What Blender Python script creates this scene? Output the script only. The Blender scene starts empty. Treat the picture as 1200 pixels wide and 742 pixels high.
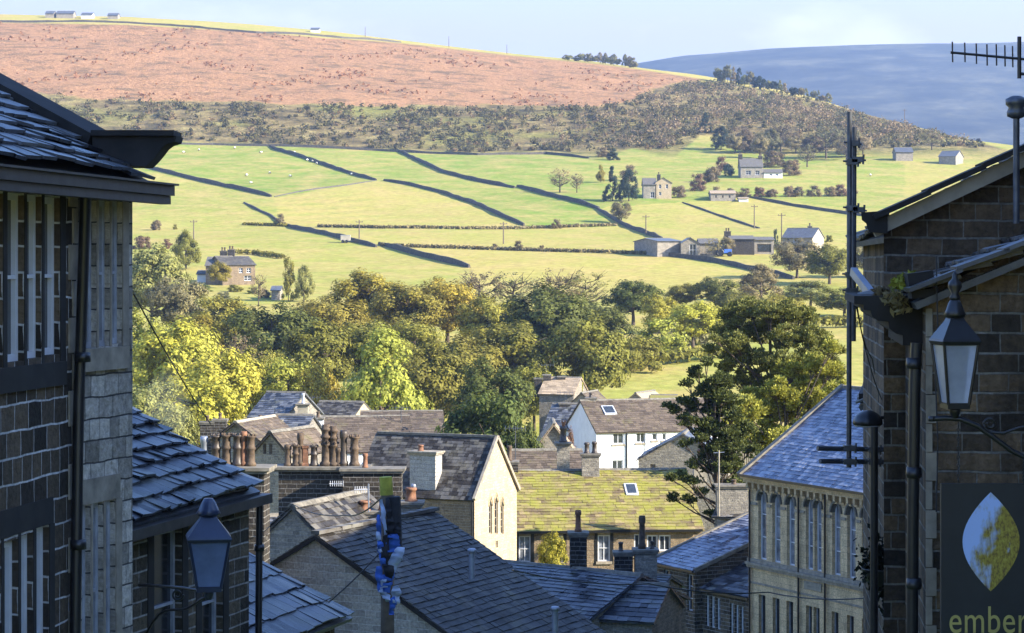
import bpy, math, random
import numpy as np
from mathutils import Vector

random.seed(11)
RNG = np.random.default_rng(5)
FOC, HOR, MID = 2700.0, 310.0, 600.0      # focal length in photo pixels, horizon row, centre column
scene = bpy.context.scene
COL = scene.collection
R = math.radians

# ------------------------------------------------------------------ camera, render, light
cam_d = bpy.data.cameras.new('camera')
cam_d.sensor_width = 36.0
cam_d.lens = 36.0 * FOC / 1200.0
cam_d.shift_y = -(371.0 - HOR) / 1200.0
cam_d.clip_start = 0.5
cam_d.clip_end = 30000
cam = bpy.data.objects.new('camera', cam_d)
cam.rotation_euler = (R(90), 0, 0)
COL.objects.link(cam)
scene.camera = cam
scene.render.engine = 'CYCLES'
scene.cycles.use_denoising = True
scene.cycles.max_bounces = 6
scene.cycles.diffuse_bounces = 3
scene.cycles.glossy_bounces = 3
scene.cycles.transmission_bounces = 3
scene.cycles.volume_bounces = 0
scene.cycles.transparent_max_bounces = 6
scene.view_settings.view_transform = 'Standard'
scene.view_settings.look = 'None'
scene.view_settings.gamma = 1
scene.view_settings.use_curve_mapping = False
scene.view_settings.exposure = EXPOSURE = 1.70

SUN_EL, SUN_AZ = R(27), R(110)            # azimuth clockwise from +Y
sdir = Vector((math.sin(SUN_AZ) * math.cos(SUN_EL), math.cos(SUN_AZ) * math.cos(SUN_EL), math.sin(SUN_EL)))
sun_d = bpy.data.lights.new('sun', 'SUN')
sun_d.energy = 5.0
sun_d.angle = R(0.5)
sun_d.color = (1.0, 0.90, 0.74)
sun = bpy.data.objects.new('sun', sun_d)
sun.rotation_euler = (-sdir).to_track_quat('-Z', 'Y').to_euler()
COL.objects.link(sun)

world = bpy.data.worlds.new('World')
scene.world = world
world.use_nodes = True
wn, wl = world.node_tree.nodes, world.node_tree.links
wn.clear()
w_out = wn.new('ShaderNodeOutputWorld')
w_sky = wn.new('ShaderNodeTexSky')
w_sky.sky_type = 'NISHITA'
w_sky.sun_disc = False
w_sky.sun_elevation = SUN_EL
w_sky.sun_rotation = SUN_AZ
w_sky.air_density = 1.0
w_sky.dust_density = 0.6
w_bg = wn.new('ShaderNodeBackground')
w_bg.inputs[1].default_value = 0.118
w_tint = wn.new('ShaderNodeMix'); w_tint.data_type = 'RGBA'; w_tint.blend_type = 'MULTIPLY'
w_tint.inputs[0].default_value = 1.0
w_tint.inputs[7].default_value = (0.62, 0.85, 1.24, 1)
wl.new(w_sky.outputs[0], w_tint.inputs[6])
wl.new(w_tint.outputs[2], w_bg.inputs[0])
w_tc = wn.new('ShaderNodeTexCoord')
w_map = wn.new('ShaderNodeMapping')
w_map.inputs['Scale'].default_value = (9, 9, 26)
w_map.inputs['Location'].default_value = (0.35, 0.1, 0.4)
wl.new(w_tc.outputs['Generated'], w_map.inputs[0])
w_no = wn.new('ShaderNodeTexNoise')
w_no.inputs['Scale'].default_value = 1.0
w_no.inputs['Detail'].default_value = 6
w_no.inputs['Roughness'].default_value = 0.55
wl.new(w_map.outputs[0], w_no.inputs[0])
w_rp = wn.new('ShaderNodeValToRGB')
w_rp.color_ramp.elements[0].color = (.95, .95, .95, 1)
w_rp.color_ramp.elements[0].position = 0.42
w_rp.color_ramp.elements[1].position = 0.72
wl.new(w_no.outputs[0], w_rp.inputs[0])
w_cl = wn.new('ShaderNodeBackground')
w_cc = wn.new('ShaderNodeValToRGB')
w_cc.color_ramp.elements[0].position = 0.50; w_cc.color_ramp.elements[0].color = (0.775, 0.75, 0.87, 1)
w_cc.color_ramp.elements[1].position = 0.66; w_cc.color_ramp.elements[1].color = (1.0, 1.0, 1.0, 1)
wl.new(w_no.outputs[0], w_cc.inputs[0]); wl.new(w_cc.outputs[0], w_cl.inputs[0])
w_cl.inputs[1].default_value = 0.38
w_mx = wn.new('ShaderNodeMixShader')
w_sep = wn.new('ShaderNodeSeparateXYZ'); wl.new(w_tc.outputs['Generated'], w_sep.inputs[0])
w_low = wn.new('ShaderNodeMapRange'); w_low.inputs[1].default_value = 0.10; w_low.inputs[2].default_value = 0.22; w_low.inputs[3].default_value = 1.0; w_low.inputs[4].default_value = 0.05
wl.new(w_sep.outputs[2], w_low.inputs[0])
w_mul = wn.new('ShaderNodeMath'); w_mul.operation = 'MULTIPLY'
wl.new(w_rp.outputs[0], w_mul.inputs[0]); wl.new(w_low.outputs[0], w_mul.inputs[1])
wl.new(w_mul.outputs[0], w_mx.inputs[0])
wl.new(w_bg.outputs[0], w_mx.inputs[1])
wl.new(w_cl.outputs[0], w_mx.inputs[2])
wl.new(w_mx.outputs[0], w_out.inputs[0])

# ------------------------------------------------------------------ helpers
def ray(px, py):
    return Vector(((px - MID) / FOC, 1.0, (HOR - py) / FOC))

def at(px, py, Y):
    return ray(px, py) * Y

def X_at(px, Y):
    return (px - MID) / FOC * Y

def Z_at(py, Y):
    return (HOR - py) / FOC * Y

class MB:
    """Collects shapes; build() links them as one mesh object."""
    def __init__(s):
        s.v, s.f, s.m, s.sm = [], [], [], []
    def add(s, verts, faces, m=0, smooth=False):
        i = len(s.v)
        s.v.extend([(p[0], p[1], p[2]) for p in verts])
        for f in faces:
            s.f.append([i + k for k in f]); s.m.append(m); s.sm.append(smooth)
    def face(s, pts, m=0):
        s.add(pts, [list(range(len(pts)))], m)
    def hexa(s, c, m=0):
        """c: 8 corners, bottom ring 0-3 counter-clockwise, top ring 4-7"""
        s.add(c, [(3, 2, 1, 0), (4, 5, 6, 7), (0, 1, 5, 4), (1, 2, 6, 5), (2, 3, 7, 6), (3, 0, 4, 7)], m)
    def obox(s, o, U, V, N, u, v, n, m=0):
        """box in a frame: o + U*u + V*v + N*n with (min,max) ranges"""
        def p(a, b, c): return o + U * a + V * b + N * c
        s.hexa([p(u[0], v[0], n[0]), p(u[1], v[0], n[0]), p(u[1], v[0], n[1]), p(u[0], v[0], n[1]),
                p(u[0], v[1], n[0]), p(u[1], v[1], n[0]), p(u[1], v[1], n[1]), p(u[0], v[1], n[1])], m)
    def box(s, lo, hi, m=0):
        s.obox(Vector((0, 0, 0)), Vector((1, 0, 0)), Vector((0, 0, 1)), Vector((0, 1, 0)),
               (lo[0], hi[0]), (lo[2], hi[2]), (lo[1], hi[1]), m)
    def tube(s, pts, r, n=8, m=0, cap=True):
        pts = [Vector(p) for p in pts]
        rs = r if isinstance(r, (list, tuple)) else [r] * len(pts)
        ring, up = [], None
        for k, p in enumerate(pts):
            d = (pts[min(k + 1, len(pts) - 1)] - pts[max(k - 1, 0)]).normalized()
            if up is None:
                up = Vector((0, 0, 1)) if abs(d.z) < 0.9 else Vector((0, 1, 0))
            a = d.cross(up)
            a = a.normalized() if a.length > 1e-6 else Vector((1, 0, 0))
            b = a.cross(d).normalized()
            ring.append([p + (a * math.cos(2 * math.pi * j / n) + b * math.sin(2 * math.pi * j / n)) * rs[k] for j in range(n)])
        vs = [q for rr in ring for q in rr]
        fs = []
        for k in range(len(pts) - 1):
            for j in range(n):
                fs.append((k * n + j, k * n + (j + 1) % n, (k + 1) * n + (j + 1) % n, (k + 1) * n + j))
        s.add(vs, fs, m, True)
        if cap:
            s.face(list(reversed(ring[0])), m); s.face(ring[-1], m)
    def lathe(s, c, prof, n=14, m=0, smooth=True, rot=0.0):
        vs, fs = [], []
        for r, z in prof:
            for j in range(n):
                a = rot + 2 * math.pi * j / n
                vs.append((c[0] + r * math.cos(a), c[1] + r * math.sin(a), c[2] + z))
        for k in range(len(prof) - 1):
            for j in range(n):
                fs.append((k * n + j, k * n + (j + 1) % n, (k + 1) * n + (j + 1) % n, (k + 1) * n + j))
        fs.append(tuple(reversed(range(n))))
        fs.append(tuple((len(prof) - 1) * n + j for j in range(n)))
        s.add(vs, fs, m, smooth)
    def prism(s, poly, ext, m=0):
        """poly: planar list of points, extruded by the vector ext"""
        n = len(poly)
        a = [Vector(p) for p in poly]
        b = [p + ext for p in a]
        s.add(a + b, [list(range(n))[::-1], list(range(n, 2 * n))] + [(i, (i + 1) % n, n + (i + 1) % n, n + i) for i in range(n)], m)
    def build(s, name, mats, parent=None, uv=True):
        off = Vector((0, 0, 0))
        q = parent
        while q is not None:
            off = off + q.location
            q = q.parent
        return mesh_obj(name, [(a - off.x, b - off.y, c - off.z) for a, b, c in s.v], s.f, mats, parent, s.m, s.sm, uv)

def mesh_obj(name, v, f, mats, parent=None, mi=None, sm=None, uv=True):
    me = bpy.data.meshes.new(name)
    me.from_pydata([tuple(p) for p in v], [], f)
    for mt in (mats if isinstance(mats, (list, tuple)) else [mats]):
        me.materials.append(mt)
    if mi is not None and len(mi) == len(me.polygons):
        me.polygons.foreach_set('material_index', np.array(mi, dtype=np.int32))
        me.polygons.foreach_set('use_smooth', np.array(sm, dtype=bool))
    if uv and len(me.polygons):
        metre_uv(me)
    o = bpy.data.objects.new(name, me)
    COL.objects.link(o)
    if parent is not None:
        o.parent = parent
    return o

def metre_uv(me):
    """u runs level along each face, v up its slope, both in metres"""
    n, L = len(me.polygons), len(me.loops)
    nor = np.empty(n * 3, np.float32); me.polygons.foreach_get('normal', nor); nor = nor.reshape(-1, 3)
    tot = np.empty(n, np.int32); me.polygons.foreach_get('loop_total', tot)
    vi = np.empty(L, np.int32); me.loops.foreach_get('vertex_index', vi)
    co = np.empty(len(me.vertices) * 3, np.float32); me.vertices.foreach_get('co', co); co = co.reshape(-1, 3)
    t = np.stack([-nor[:, 1], nor[:, 0], np.zeros(n)], 1)
    ln = np.linalg.norm(t, axis=1)
    flat = ln < 0.05
    t[flat] = (1, 0, 0); ln[flat] = 1
    t /= ln[:, None]
    b = np.cross(nor, t)
    fi = np.repeat(np.arange(n), tot)
    p = co[vi]
    uvs = np.stack([(p * t[fi]).sum(1), (p * b[fi]).sum(1)], 1).astype(np.float32)
    lay = me.uv_layers.new(name='metres')
    lay.data.foreach_set('uv', uvs.ravel())

def tag(o, label=None, cat=None, group=None, kind=None):
    if label: o['label'] = label
    if cat: o['category'] = cat
    if group: o['group'] = group
    if kind: o['kind'] = kind
    return o

def empty(name, loc, label=None, cat=None, group=None):
    o = bpy.data.objects.new(name, None)
    o.empty_display_size = 0.3
    o.location = loc
    COL.objects.link(o)
    return tag(o, label, cat, group)

# ------------------------------------------------------------------ materials
def newmat(name):
    m = bpy.data.materials.new(name)
    m.use_nodes = True
    nt = m.node_tree
    return m, nt.nodes, nt.links, nt.nodes['Principled BSDF']

def noise(n, l, vec, scale, detail=4, rough=0.6):
    t = n.new('ShaderNodeTexNoise')
    t.inputs['Scale'].default_value = scale
    t.inputs['Detail'].default_value = detail
    t.inputs['Roughness'].default_value = rough
    if vec is not None: l.new(vec, t.inputs['Vector'])
    return t.outputs[0]

def ramp(n, l, fac, stops):
    r = n.new('ShaderNodeValToRGB')
    e = r.color_ramp.elements
    while len(e) < len(stops): e.new(0.5)
    for k, (p, c) in enumerate(stops):
        e[k].position = p
        e[k].color = (c[0], c[1], c[2], 1) if isinstance(c, tuple) else (c, c, c, 1)
    l.new(fac, r.inputs[0])
    return r.outputs[0]

def mix(n, l, fac, a, b, mode='MIX'):
    x = n.new('ShaderNodeMix')
    x.data_type = 'RGBA'
    x.blend_type = mode
    for sock, val in ((x.inputs[0], fac), (x.inputs[6], a), (x.inputs[7], b)):
        if isinstance(val, (int, float)): sock.default_value = val
        elif isinstance(val, tuple): sock.default_value = (val[0], val[1], val[2], 1)
        else: l.new(val, sock)
    return x.outputs[2]

def bump(n, l, h, p, strength, dist):
    b = n.new('ShaderNodeBump')
    b.inputs['Strength'].default_value = strength
    b.inputs['Distance'].default_value = dist
    l.new(h, b.inputs['Height'])
    l.new(b.outputs[0], p.inputs['Normal'])

def plain(name, c, rough=0.6, metal=0.0, var=0.25, scale=6.0, spec=0.5):
    m, n, l, p = newmat(name)
    tc = n.new('ShaderNodeTexCoord')
    f = noise(n, l, tc.outputs['Object'], scale)
    d = tuple(x * (1 - var) for x in c); e = tuple(min(1, x * (1 + var)) for x in c)
    l.new(ramp(n, l, f, [(0.3, d), (0.7, e)]), p.inputs['Base Color'])
    p.inputs['Roughness'].default_value = rough
    p.inputs['Metallic'].default_value = metal
    p.inputs['Specular IOR Level'].default_value = spec
    bump(n, l, f, p, 0.15, 0.01)
    return m

def stone(name, c1, c2, mortar, bw, bh, ms=0.012, dirt=(0.03, 0.028, 0.025), dirt_amt=0.5, depth=0.02):
    """coursed stonework on the metre UVs"""
    m, n, l, p = newmat(name)
    uvn = n.new('ShaderNodeUVMap')
    us = 1.9
    wob = n.new('ShaderNodeTexNoise'); wob.inputs['Scale'].default_value = 2.2 / bw * 0.4; wob.inputs['Detail'].default_value = 3
    l.new(uvn.outputs[0], wob.inputs['Vector'])
    wm = n.new('ShaderNodeVectorMath'); wm.operation = 'SCALE'; wm.inputs['Scale'].default_value = bh * 0.22
    l.new(wob.outputs[1], wm.inputs[0])
    ad = n.new('ShaderNodeVectorMath'); ad.operation = 'ADD'
    l.new(uvn.outputs[0], ad.inputs[0]); l.new(wm.outputs[0], ad.inputs[1])
    br = n.new('ShaderNodeTexBrick')
    br.inputs['Scale'].default_value = 1
    br.inputs['Brick Width'].default_value = bw * us
    br.inputs['Row Height'].default_value = bh
    br.inputs['Mortar Size'].default_value = ms
    br.inputs['Mortar Smooth'].default_value = 0.35
    br.inputs['Bias'].default_value = 0
    br.offset = 0.43; br.squash = 0.72; br.squash_frequency = 3
    br.inputs['Color1'].default_value = (*c1, 1); br.inputs['Color2'].default_value = (*c2, 1); br.inputs['Mortar'].default_value = (*mortar, 1)
    sc_ = n.new('ShaderNodeMapping'); sc_.inputs['Scale'].default_value = (us, 1, 1)
    l.new(ad.outputs[0], sc_.inputs[0]); l.new(sc_.outputs[0], br.inputs['Vector'])
    st_ = n.new('ShaderNodeMapping'); st_.inputs['Scale'].default_value = (1.7, .5, 1); l.new(uvn.outputs[0], st_.inputs[0])
    f1 = noise(n, l, st_.outputs[0], 0.9, 6, 0.68)
    f2 = noise(n, l, uvn.outputs[0], 14, 5, 0.7)
    dm = ramp(n, l, f1, [(0.42, 0.0), (0.72, 1.0)])
    mm = n.new('ShaderNodeMath'); mm.operation = 'MULTIPLY'; mm.inputs[1].default_value = dirt_amt
    l.new(dm, mm.inputs[0])
    c = mix(n, l, mm.outputs[0], br.outputs[0], dirt)
    c = mix(n, l, 1.0, c, ramp(n, l, f2, [(0.25, 0.45), (0.75, 1.5)]), 'MULTIPLY')
    l.new(c, p.inputs['Base Color'])
    p.inputs['Roughness'].default_value = 0.88
    p.inputs['Specular IOR Level'].default_value = 0.25
    h = n.new('ShaderNodeMath'); h.operation = 'MULTIPLY_ADD'; h.inputs[1].default_value = -1.0
    l.new(br.outputs['Fac'], h.inputs[0])
    f3 = noise(n, l, uvn.outputs[0], 5.5, 3, 0.6)
    fa = n.new('ShaderNodeMath'); fa.operation = 'MULTIPLY_ADD'; fa.inputs[1].default_value = 1.7; l.new(f3, fa.inputs[0]); l.new(f2, fa.inputs[2])
    f2s = n.new('ShaderNodeMath'); f2s.operation = 'MULTIPLY'; f2s.inputs[1].default_value = 0.7
    l.new(fa.outputs[0], f2s.inputs[0]); l.new(f2s.outputs[0], h.inputs[2])
    bump(n, l, h.outputs[0], p, 1.0, depth * 1.4)
    return m

def slate(name, c, var=0.5, moss=None, moss_amt=0.5, rough=0.45, sheen_flecks=0.0, spec=0.5):
    m, n, l, p = newmat(name)
    g = n.new('ShaderNodeNewGeometry')
    tc = n.new('ShaderNodeTexCoord')
    ri = g.outputs['Random Per Island']
    col = ramp(n, l, ri, [(0.0, tuple(x * (1 - var) for x in c)), (0.6, c), (1.0, tuple(x * (1 + var) for x in c))])
    f = noise(n, l, tc.outputs['Object'], 9, 5, 0.7)
    col = mix(n, l, 1.0, col, ramp(n, l, f, [(0.25, 0.6), (0.75, 1.35)]), 'MULTIPLY')
    if moss:
        f2 = noise(n, l, tc.outputs['Object'], 1.1, 6, 0.7)
        q = n.new('ShaderNodeMath'); q.operation = 'MULTIPLY_ADD'; q.inputs[1].default_value = 0.13; q.inputs[2].default_value = 0.07
        l.new(ri, q.inputs[0])
        q2 = n.new('ShaderNodeMath'); q2.operation = 'ADD'
        l.new(q.outputs[0], q2.inputs[0]); l.new(f2, q2.inputs[1])
        lo = 0.95 - moss_amt * 0.6
        col = mix(n, l, ramp(n, l, q2.outputs[0], [(lo - 0.12, 0.0), (lo + 0.12, 1.0)]), col, moss)
    if sheen_flecks:
        f3 = noise(n, l, tc.outputs['Object'], 2.3, 5, 0.7)
        q = n.new('ShaderNodeMath'); q.operation = 'MULTIPLY_ADD'; q.inputs[1].default_value = 0.5
        l.new(ri, q.inputs[0]); l.new(f3, q.inputs[2])
        fm = ramp(n, l, q.outputs[0], [(0.62, 0.0), (1.0, sheen_flecks)])
        col = mix(n, l, fm, col, (0.42, 0.44, 0.47))  # pale flecks paint the sky's reflection in wet slates into the colour
    l.new(col, p.inputs['Base Color'])
    rr = ramp(n, l, ri, [(0.0, rough * 0.7), (1.0, min(1, rough * 1.4))])
    l.new(rr, p.inputs['Roughness'])
    p.inputs['Specular IOR Level'].default_value = spec
    bump(n, l, f, p, 0.5, 0.015)
    return m

def leaf_mat(name, trans=0.36):
    m, n, l, p = newmat(name)
    oi = n.new('ShaderNodeObjectInfo')
    g = n.new('ShaderNodeNewGeometry')
    tc = n.new('ShaderNodeTexCoord')
    v = ramp(n, l, g.outputs['Random Per Island'], [(0.0, 0.5), (1.0, 1.5)])
    c = mix(n, l, 1.0, oi.outputs['Color'], v, 'MULTIPLY')
    f = noise(n, l, tc.outputs['Object'], 3.0, 3)
    c = mix(n, l, ramp(n, l, f, [(0.42, 0.0), (0.68, 0.55)]), c, mix(n, l, 1.0, c, (1.25, 1.2, 0.75), 'MULTIPLY'))
    l.new(c, p.inputs['Base Color'])
    p.inputs['Roughness'].default_value = 0.7
    p.inputs['Specular IOR Level'].default_value = 0.15
    tr = n.new('ShaderNodeBsdfTranslucent')
    l.new(c, tr.inputs[0])
    ms = n.new('ShaderNodeMixShader'); ms.inputs[0].default_value = trans
    l.new(p.outputs[0], ms.inputs[1]); l.new(tr.outputs[0], ms.inputs[2])
    l.new(ms.outputs[0], n['Material Output'].inputs[0])
    return m

def glass(name, c=(0.02, 0.025, 0.03), rough=0.08, lace=0.0):
    m, n, l, p = newmat(name)
    tc = n.new('ShaderNodeTexCoord')
    f = noise(n, l, tc.outputs['Object'], 2.5, 2)
    l.new(ramp(n, l, f, [(0.35, c), (0.7, tuple(min(1, x * 2.4 + lace) for x in c))]), p.inputs['Base Color'])
    p.inputs['Roughness'].default_value = rough
    p.inputs['Specular IOR Level'].default_value = 0.9
    bump(n, l, f, p, 0.05, 0.02)
    return m

MAT = dict(
    dark_stone=stone('dark stone', (0.140, 0.105, 0.068), (0.026, 0.021, 0.016), (0.58, 0.58, 0.58), 0.29, 0.21, 0.011, dirt_amt=0.55),
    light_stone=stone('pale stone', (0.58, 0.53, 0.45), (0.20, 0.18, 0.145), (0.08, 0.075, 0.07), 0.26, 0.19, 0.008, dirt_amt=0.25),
    cottage_stone=stone('cottage stone', (0.16, 0.125, 0.08), (0.030, 0.026, 0.020), (0.36, 0.35, 0.33), 0.40, 0.17, 0.014, dirt_amt=0.5),
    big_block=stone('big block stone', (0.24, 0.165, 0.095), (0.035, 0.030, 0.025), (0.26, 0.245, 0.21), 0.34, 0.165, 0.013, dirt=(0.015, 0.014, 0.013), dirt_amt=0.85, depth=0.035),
    gable_stone=stone('grey gable stone', (0.50, 0.455, 0.385), (0.33, 0.30, 0.26), (0.62, 0.60, 0.55), 0.44, 0.19, 0.014, dirt_amt=0.2),
    honey=stone('honey stone', (0.52, 0.42, 0.27), (0.42, 0.33, 0.21), (0.45, 0.40, 0.30), 0.34, 0.15, 0.006, dirt=(0.22, 0.17, 0.11), dirt_amt=0.45, depth=0.006),
    brown_brick=stone('brown rubble', (0.30, 0.225, 0.14), (0.19, 0.14, 0.09), (0.30, 0.27, 0.21), 0.30, 0.13, 0.012, dirt_amt=0.4),
    rubble=stone('pale rubble', (0.36, 0.32, 0.25), (0.20, 0.18, 0.15), (0.36, 0.34, 0.30), 0.25, 0.12, 0.012, dirt_amt=0.35),
    mill=stone('hall ashlar', (0.72, 0.54, 0.31), (0.57, 0.425, 0.245), (0.22, 0.19, 0.15), 0.52, 0.26, 0.005, dirt=(0.11, 0.09, 0.065), dirt_amt=0.6, depth=0.005),
    far_stone=stone('far farmhouse stone', (0.36, 0.32, 0.26), (0.26, 0.235, 0.195), (0.33, 0.31, 0.27), 0.6, 0.3, 0.02, dirt_amt=0.3),
    soot_brick=stone('sooty chimney stone', (0.06, 0.05, 0.038), (0.025, 0.022, 0.019), (0.22, 0.21, 0.19), 0.34, 0.16, 0.016, dirt_amt=0.5),
    pale_sunlit=plain("pale sunlit render", (0.40, 0.36, 0.29), 0.9, var=0.15, scale=2),  # paler tone paints the sunlight on the farmhouse gable end
    pale_chimney=stone('limewashed stone', (0.46, 0.44, 0.40), (0.36, 0.34, 0.31), (0.40, 0.38, 0.35), 0.4, 0.2, 0.01, dirt_amt=0.35),
    white=plain('white render', (0.74, 0.74, 0.72), 0.85, var=0.08, scale=1.5),
    white_paint=plain('white window paint', (0.62, 0.63, 0.65), 0.45, var=0.08),
    grey_paint=plain('weathered frame paint', (0.34, 0.36, 0.40), 0.5, var=0.3),
    dress=plain('dressed stone', (0.27, 0.235, 0.18), 0.85, var=0.35, scale=5),
    sooted=plain('sooted dressed stone', (0.018, 0.016, 0.014), 0.85, var=0.5, scale=4),
    coping=plain('lichened coping', (0.16, 0.145, 0.115), 0.85, var=0.45, scale=4),
    pale_coping=plain('pale coping', (0.30, 0.265, 0.20), 0.85, var=0.25, scale=3),
    black=plain('black cast iron', (0.012, 0.013, 0.015), 0.38, var=0.4, spec=0.6),
    gutter=plain('weathered gutter', (0.035, 0.032, 0.03), 0.5, var=0.5),
    steel=plain('galvanised steel', (0.10, 0.11, 0.13), 0.42, 0.6, var=0.3, scale=10),
    zinc=plain('zinc vent', (0.30, 0.33, 0.38), 0.45, 0.5, var=0.2),
    lead=plain('lead flashing', (0.42, 0.44, 0.47), 0.55, var=0.2),
    terracotta=plain('sooty buff pot', (0.085, 0.058, 0.036), 0.8, var=0.55, scale=7),
    red_pot=plain('terracotta pot', (0.20, 0.095, 0.05), 0.8, var=0.4, scale=8),
    dark_pot=plain('dark salt glazed pot', (0.055, 0.042, 0.032), 0.5, var=0.5, scale=7),
    wood=plain('grey weathered wood', (0.15, 0.115, 0.08), 0.85, var=0.4, scale=7),
    bark=plain('bark', (0.085, 0.062, 0.042), 0.95, var=0.45, scale=8),
    sun_tinted_algae=plain('algae green wood', (0.42, 0.38, 0.05), 0.9, var=0.3, scale=9),  # algae green brightened to paint sunlight onto the head of the pole
    cloth_blue=plain('blue ribbon cloth', (0.06, 0.16, 0.55), 0.8, var=0.3),
    cloth_white=plain('pale blue ribbon cloth', (0.50, 0.58, 0.75), 0.8, var=0.2),
    cloth_dark=plain('dark ribbon cloth', (0.025, 0.025, 0.03), 0.8, var=0.5),
    cable=plain('cable sheath', (0.025, 0.025, 0.028), 0.6),
    sign=plain('black sign board', (0.016, 0.017, 0.017), 0.55, var=0.25, scale=4),
    gold=plain('gold lettering', (0.42, 0.36, 0.10), 0.5, var=0.2),
    wool=plain('sheep wool', (0.75, 0.72, 0.64), 0.95, var=0.1),
    sheep_face=plain('sheep face', (0.05, 0.045, 0.04), 0.9),
    hedge_wood=plain('hedge stems', (0.10, 0.07, 0.045), 0.95),
    dry_stone=plain('dry stone walling', (0.085, 0.075, 0.062), 0.95, var=0.5, scale=1.6),
    glass=glass('window glass'),
    dim_glass=glass('shaded window glass', (0.012, 0.014, 0.017), 0.15),
    net_glass=glass('glass with net curtain', (0.10, 0.11, 0.13), 0.12, 0.05),
    lamp_glass=plain('frosted lamp glass', (0.55, 0.60, 0.70), 0.25, var=0.2, scale=3),
    blue_slate=slate('blue grey slate', (0.052, 0.057, 0.070), 0.55, moss=(0.085, 0.085, 0.04), moss_amt=0.30, rough=0.36, sheen_flecks=0.22),
    sheen_slate=slate('stone slate with painted sky sheen', (0.030, 0.034, 0.043), 0.85, moss=(0.06, 0.062, 0.03), moss_amt=0.32, rough=0.36, sheen_flecks=0.20, spec=0.5),
    hall_slate=slate('pale hall slate', (0.085, 0.105, 0.175), 0.45, rough=0.32, sheen_flecks=0.55, spec=0.7),
    dark_slate=slate('dark slate', (0.044, 0.038, 0.031), 0.38, moss=(0.13, 0.115, 0.075), moss_amt=0.32, rough=0.6, spec=0.22, sheen_flecks=0.14),
    stone_slate=slate('brown stone slate', (0.085, 0.075, 0.062), 0.45, rough=0.7, moss=(0.10, 0.09, 0.04), moss_amt=0.3, sheen_flecks=0.18),
    moss_slate=slate('mossy stone slate', (0.23, 0.17, 0.10), 0.5, moss=(0.235, 0.225, 0.046), moss_amt=0.56, rough=0.9, spec=0.2),
    brown_slate=slate('brown tile', (0.115, 0.09, 0.068), 0.35, rough=0.85, spec=0.2, moss=(0.12, 0.11, 0.05), moss_amt=0.25),
    tan_slate=slate('tan tile', (0.36, 0.28, 0.19), 0.25, rough=0.9, spec=0.2),
    leaf=leaf_mat('broad leaf'),
    needle=leaf_mat('pine needle', 0.25),
)
# ------------------------------------------------------------------ terrain
NEAR = np.array([(-400, 45), (-60, 7), (0, -1.7), (20, -4.8), (50, -9.8), (75, -13.8), (100, -17.6), (130, -18.6), (200, -19.3), (240, -18.3), (280, -14.6), (330, -9.9)], float)
FIELD = np.array([(400, 350), (500, 302), (600, 266), (740, 210), (850, 175)], float)      # depth, photo row
FZ = np.concatenate([NEAR, np.stack([FIELD[:, 0], (HOR - FIELD[:, 1]) / FOC * FIELD[:, 0]], 1)])
SKY = np.array([(-900, 30), (-300, 22), (0, 17), (150, 20), (300, 29), (400, 38), (470, 47), (600, 62), (700, 72), (760, 80), (860, 96), (960, 116), (1060, 143), (1150, 165), (1300, 205), (1600, 235), (2400, 250)], float)
RDG = np.array([(-900, 1350), (0, 1300), (600, 1300), (750, 1260), (860, 1180), (970, 1100), (1150, 1010), (1300, 960), (2400, 950)], float)
GT = np.array([(0, 0), (.15, .27), (.3, .46), (.6, .75), (.85, .94), (1, 1)], float)

def sky_row(px): return np.interp(px, SKY[:, 0], SKY[:, 1])

def waves(x, y):
    return (np.sin(x * .021 + 1.3 * np.sin(y * .013)) + np.sin(y * .027 + x * .011 + .7) + .6 * np.sin(x * .057 - y * .041 + 2) + .4 * np.sin(x * .11 + y * .093)) / 3

def ground_z(x, y):
    x, y = np.asarray(x, float), np.asarray(y, float)
    yy = np.maximum(y, 40.0)
    px = np.clip(MID + FOC * x / yy, -900, 2400)
    z = np.interp(y, FZ[:, 0], FZ[:, 1])
    yr = np.interp(px, RDG[:, 0], RDG[:, 1])
    t = np.clip((y - 850) / (yr - 850), 0, 1)
    row = 175 + (sky_row(px) - 175) * np.interp(t, GT[:, 0], GT[:, 1])
    zb = (HOR - row) / FOC * np.minimum(y, yr)
    z = np.where(y > 850, zb, z)
    fall = np.clip(y - yr, 0, 600) * 0.13
    z = z - fall
    amp = np.interp(y, [0, 330, 420, 830, 900, 1200, 1300], [0, 0, 1.1, 1.0, 2.6, 1.6, 0.4])
    return z + waves(x, y) * amp

def gz(x, y): return float(ground_z(x, y))

def on_ground(px, py, y0=140.0, y1=1290.0):
    """the first terrain point seen along a sight line"""
    ys = np.arange(y0, y1, 1.0)
    d = ray(px, py)
    hit = np.nonzero(ground_z(d.x * ys, ys) >= d.z * ys - 1e-6)[0]
    Y = ys[hit[0]] if len(hit) else y1
    return Vector((d.x * Y, Y, gz(d.x * Y, Y)))

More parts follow.
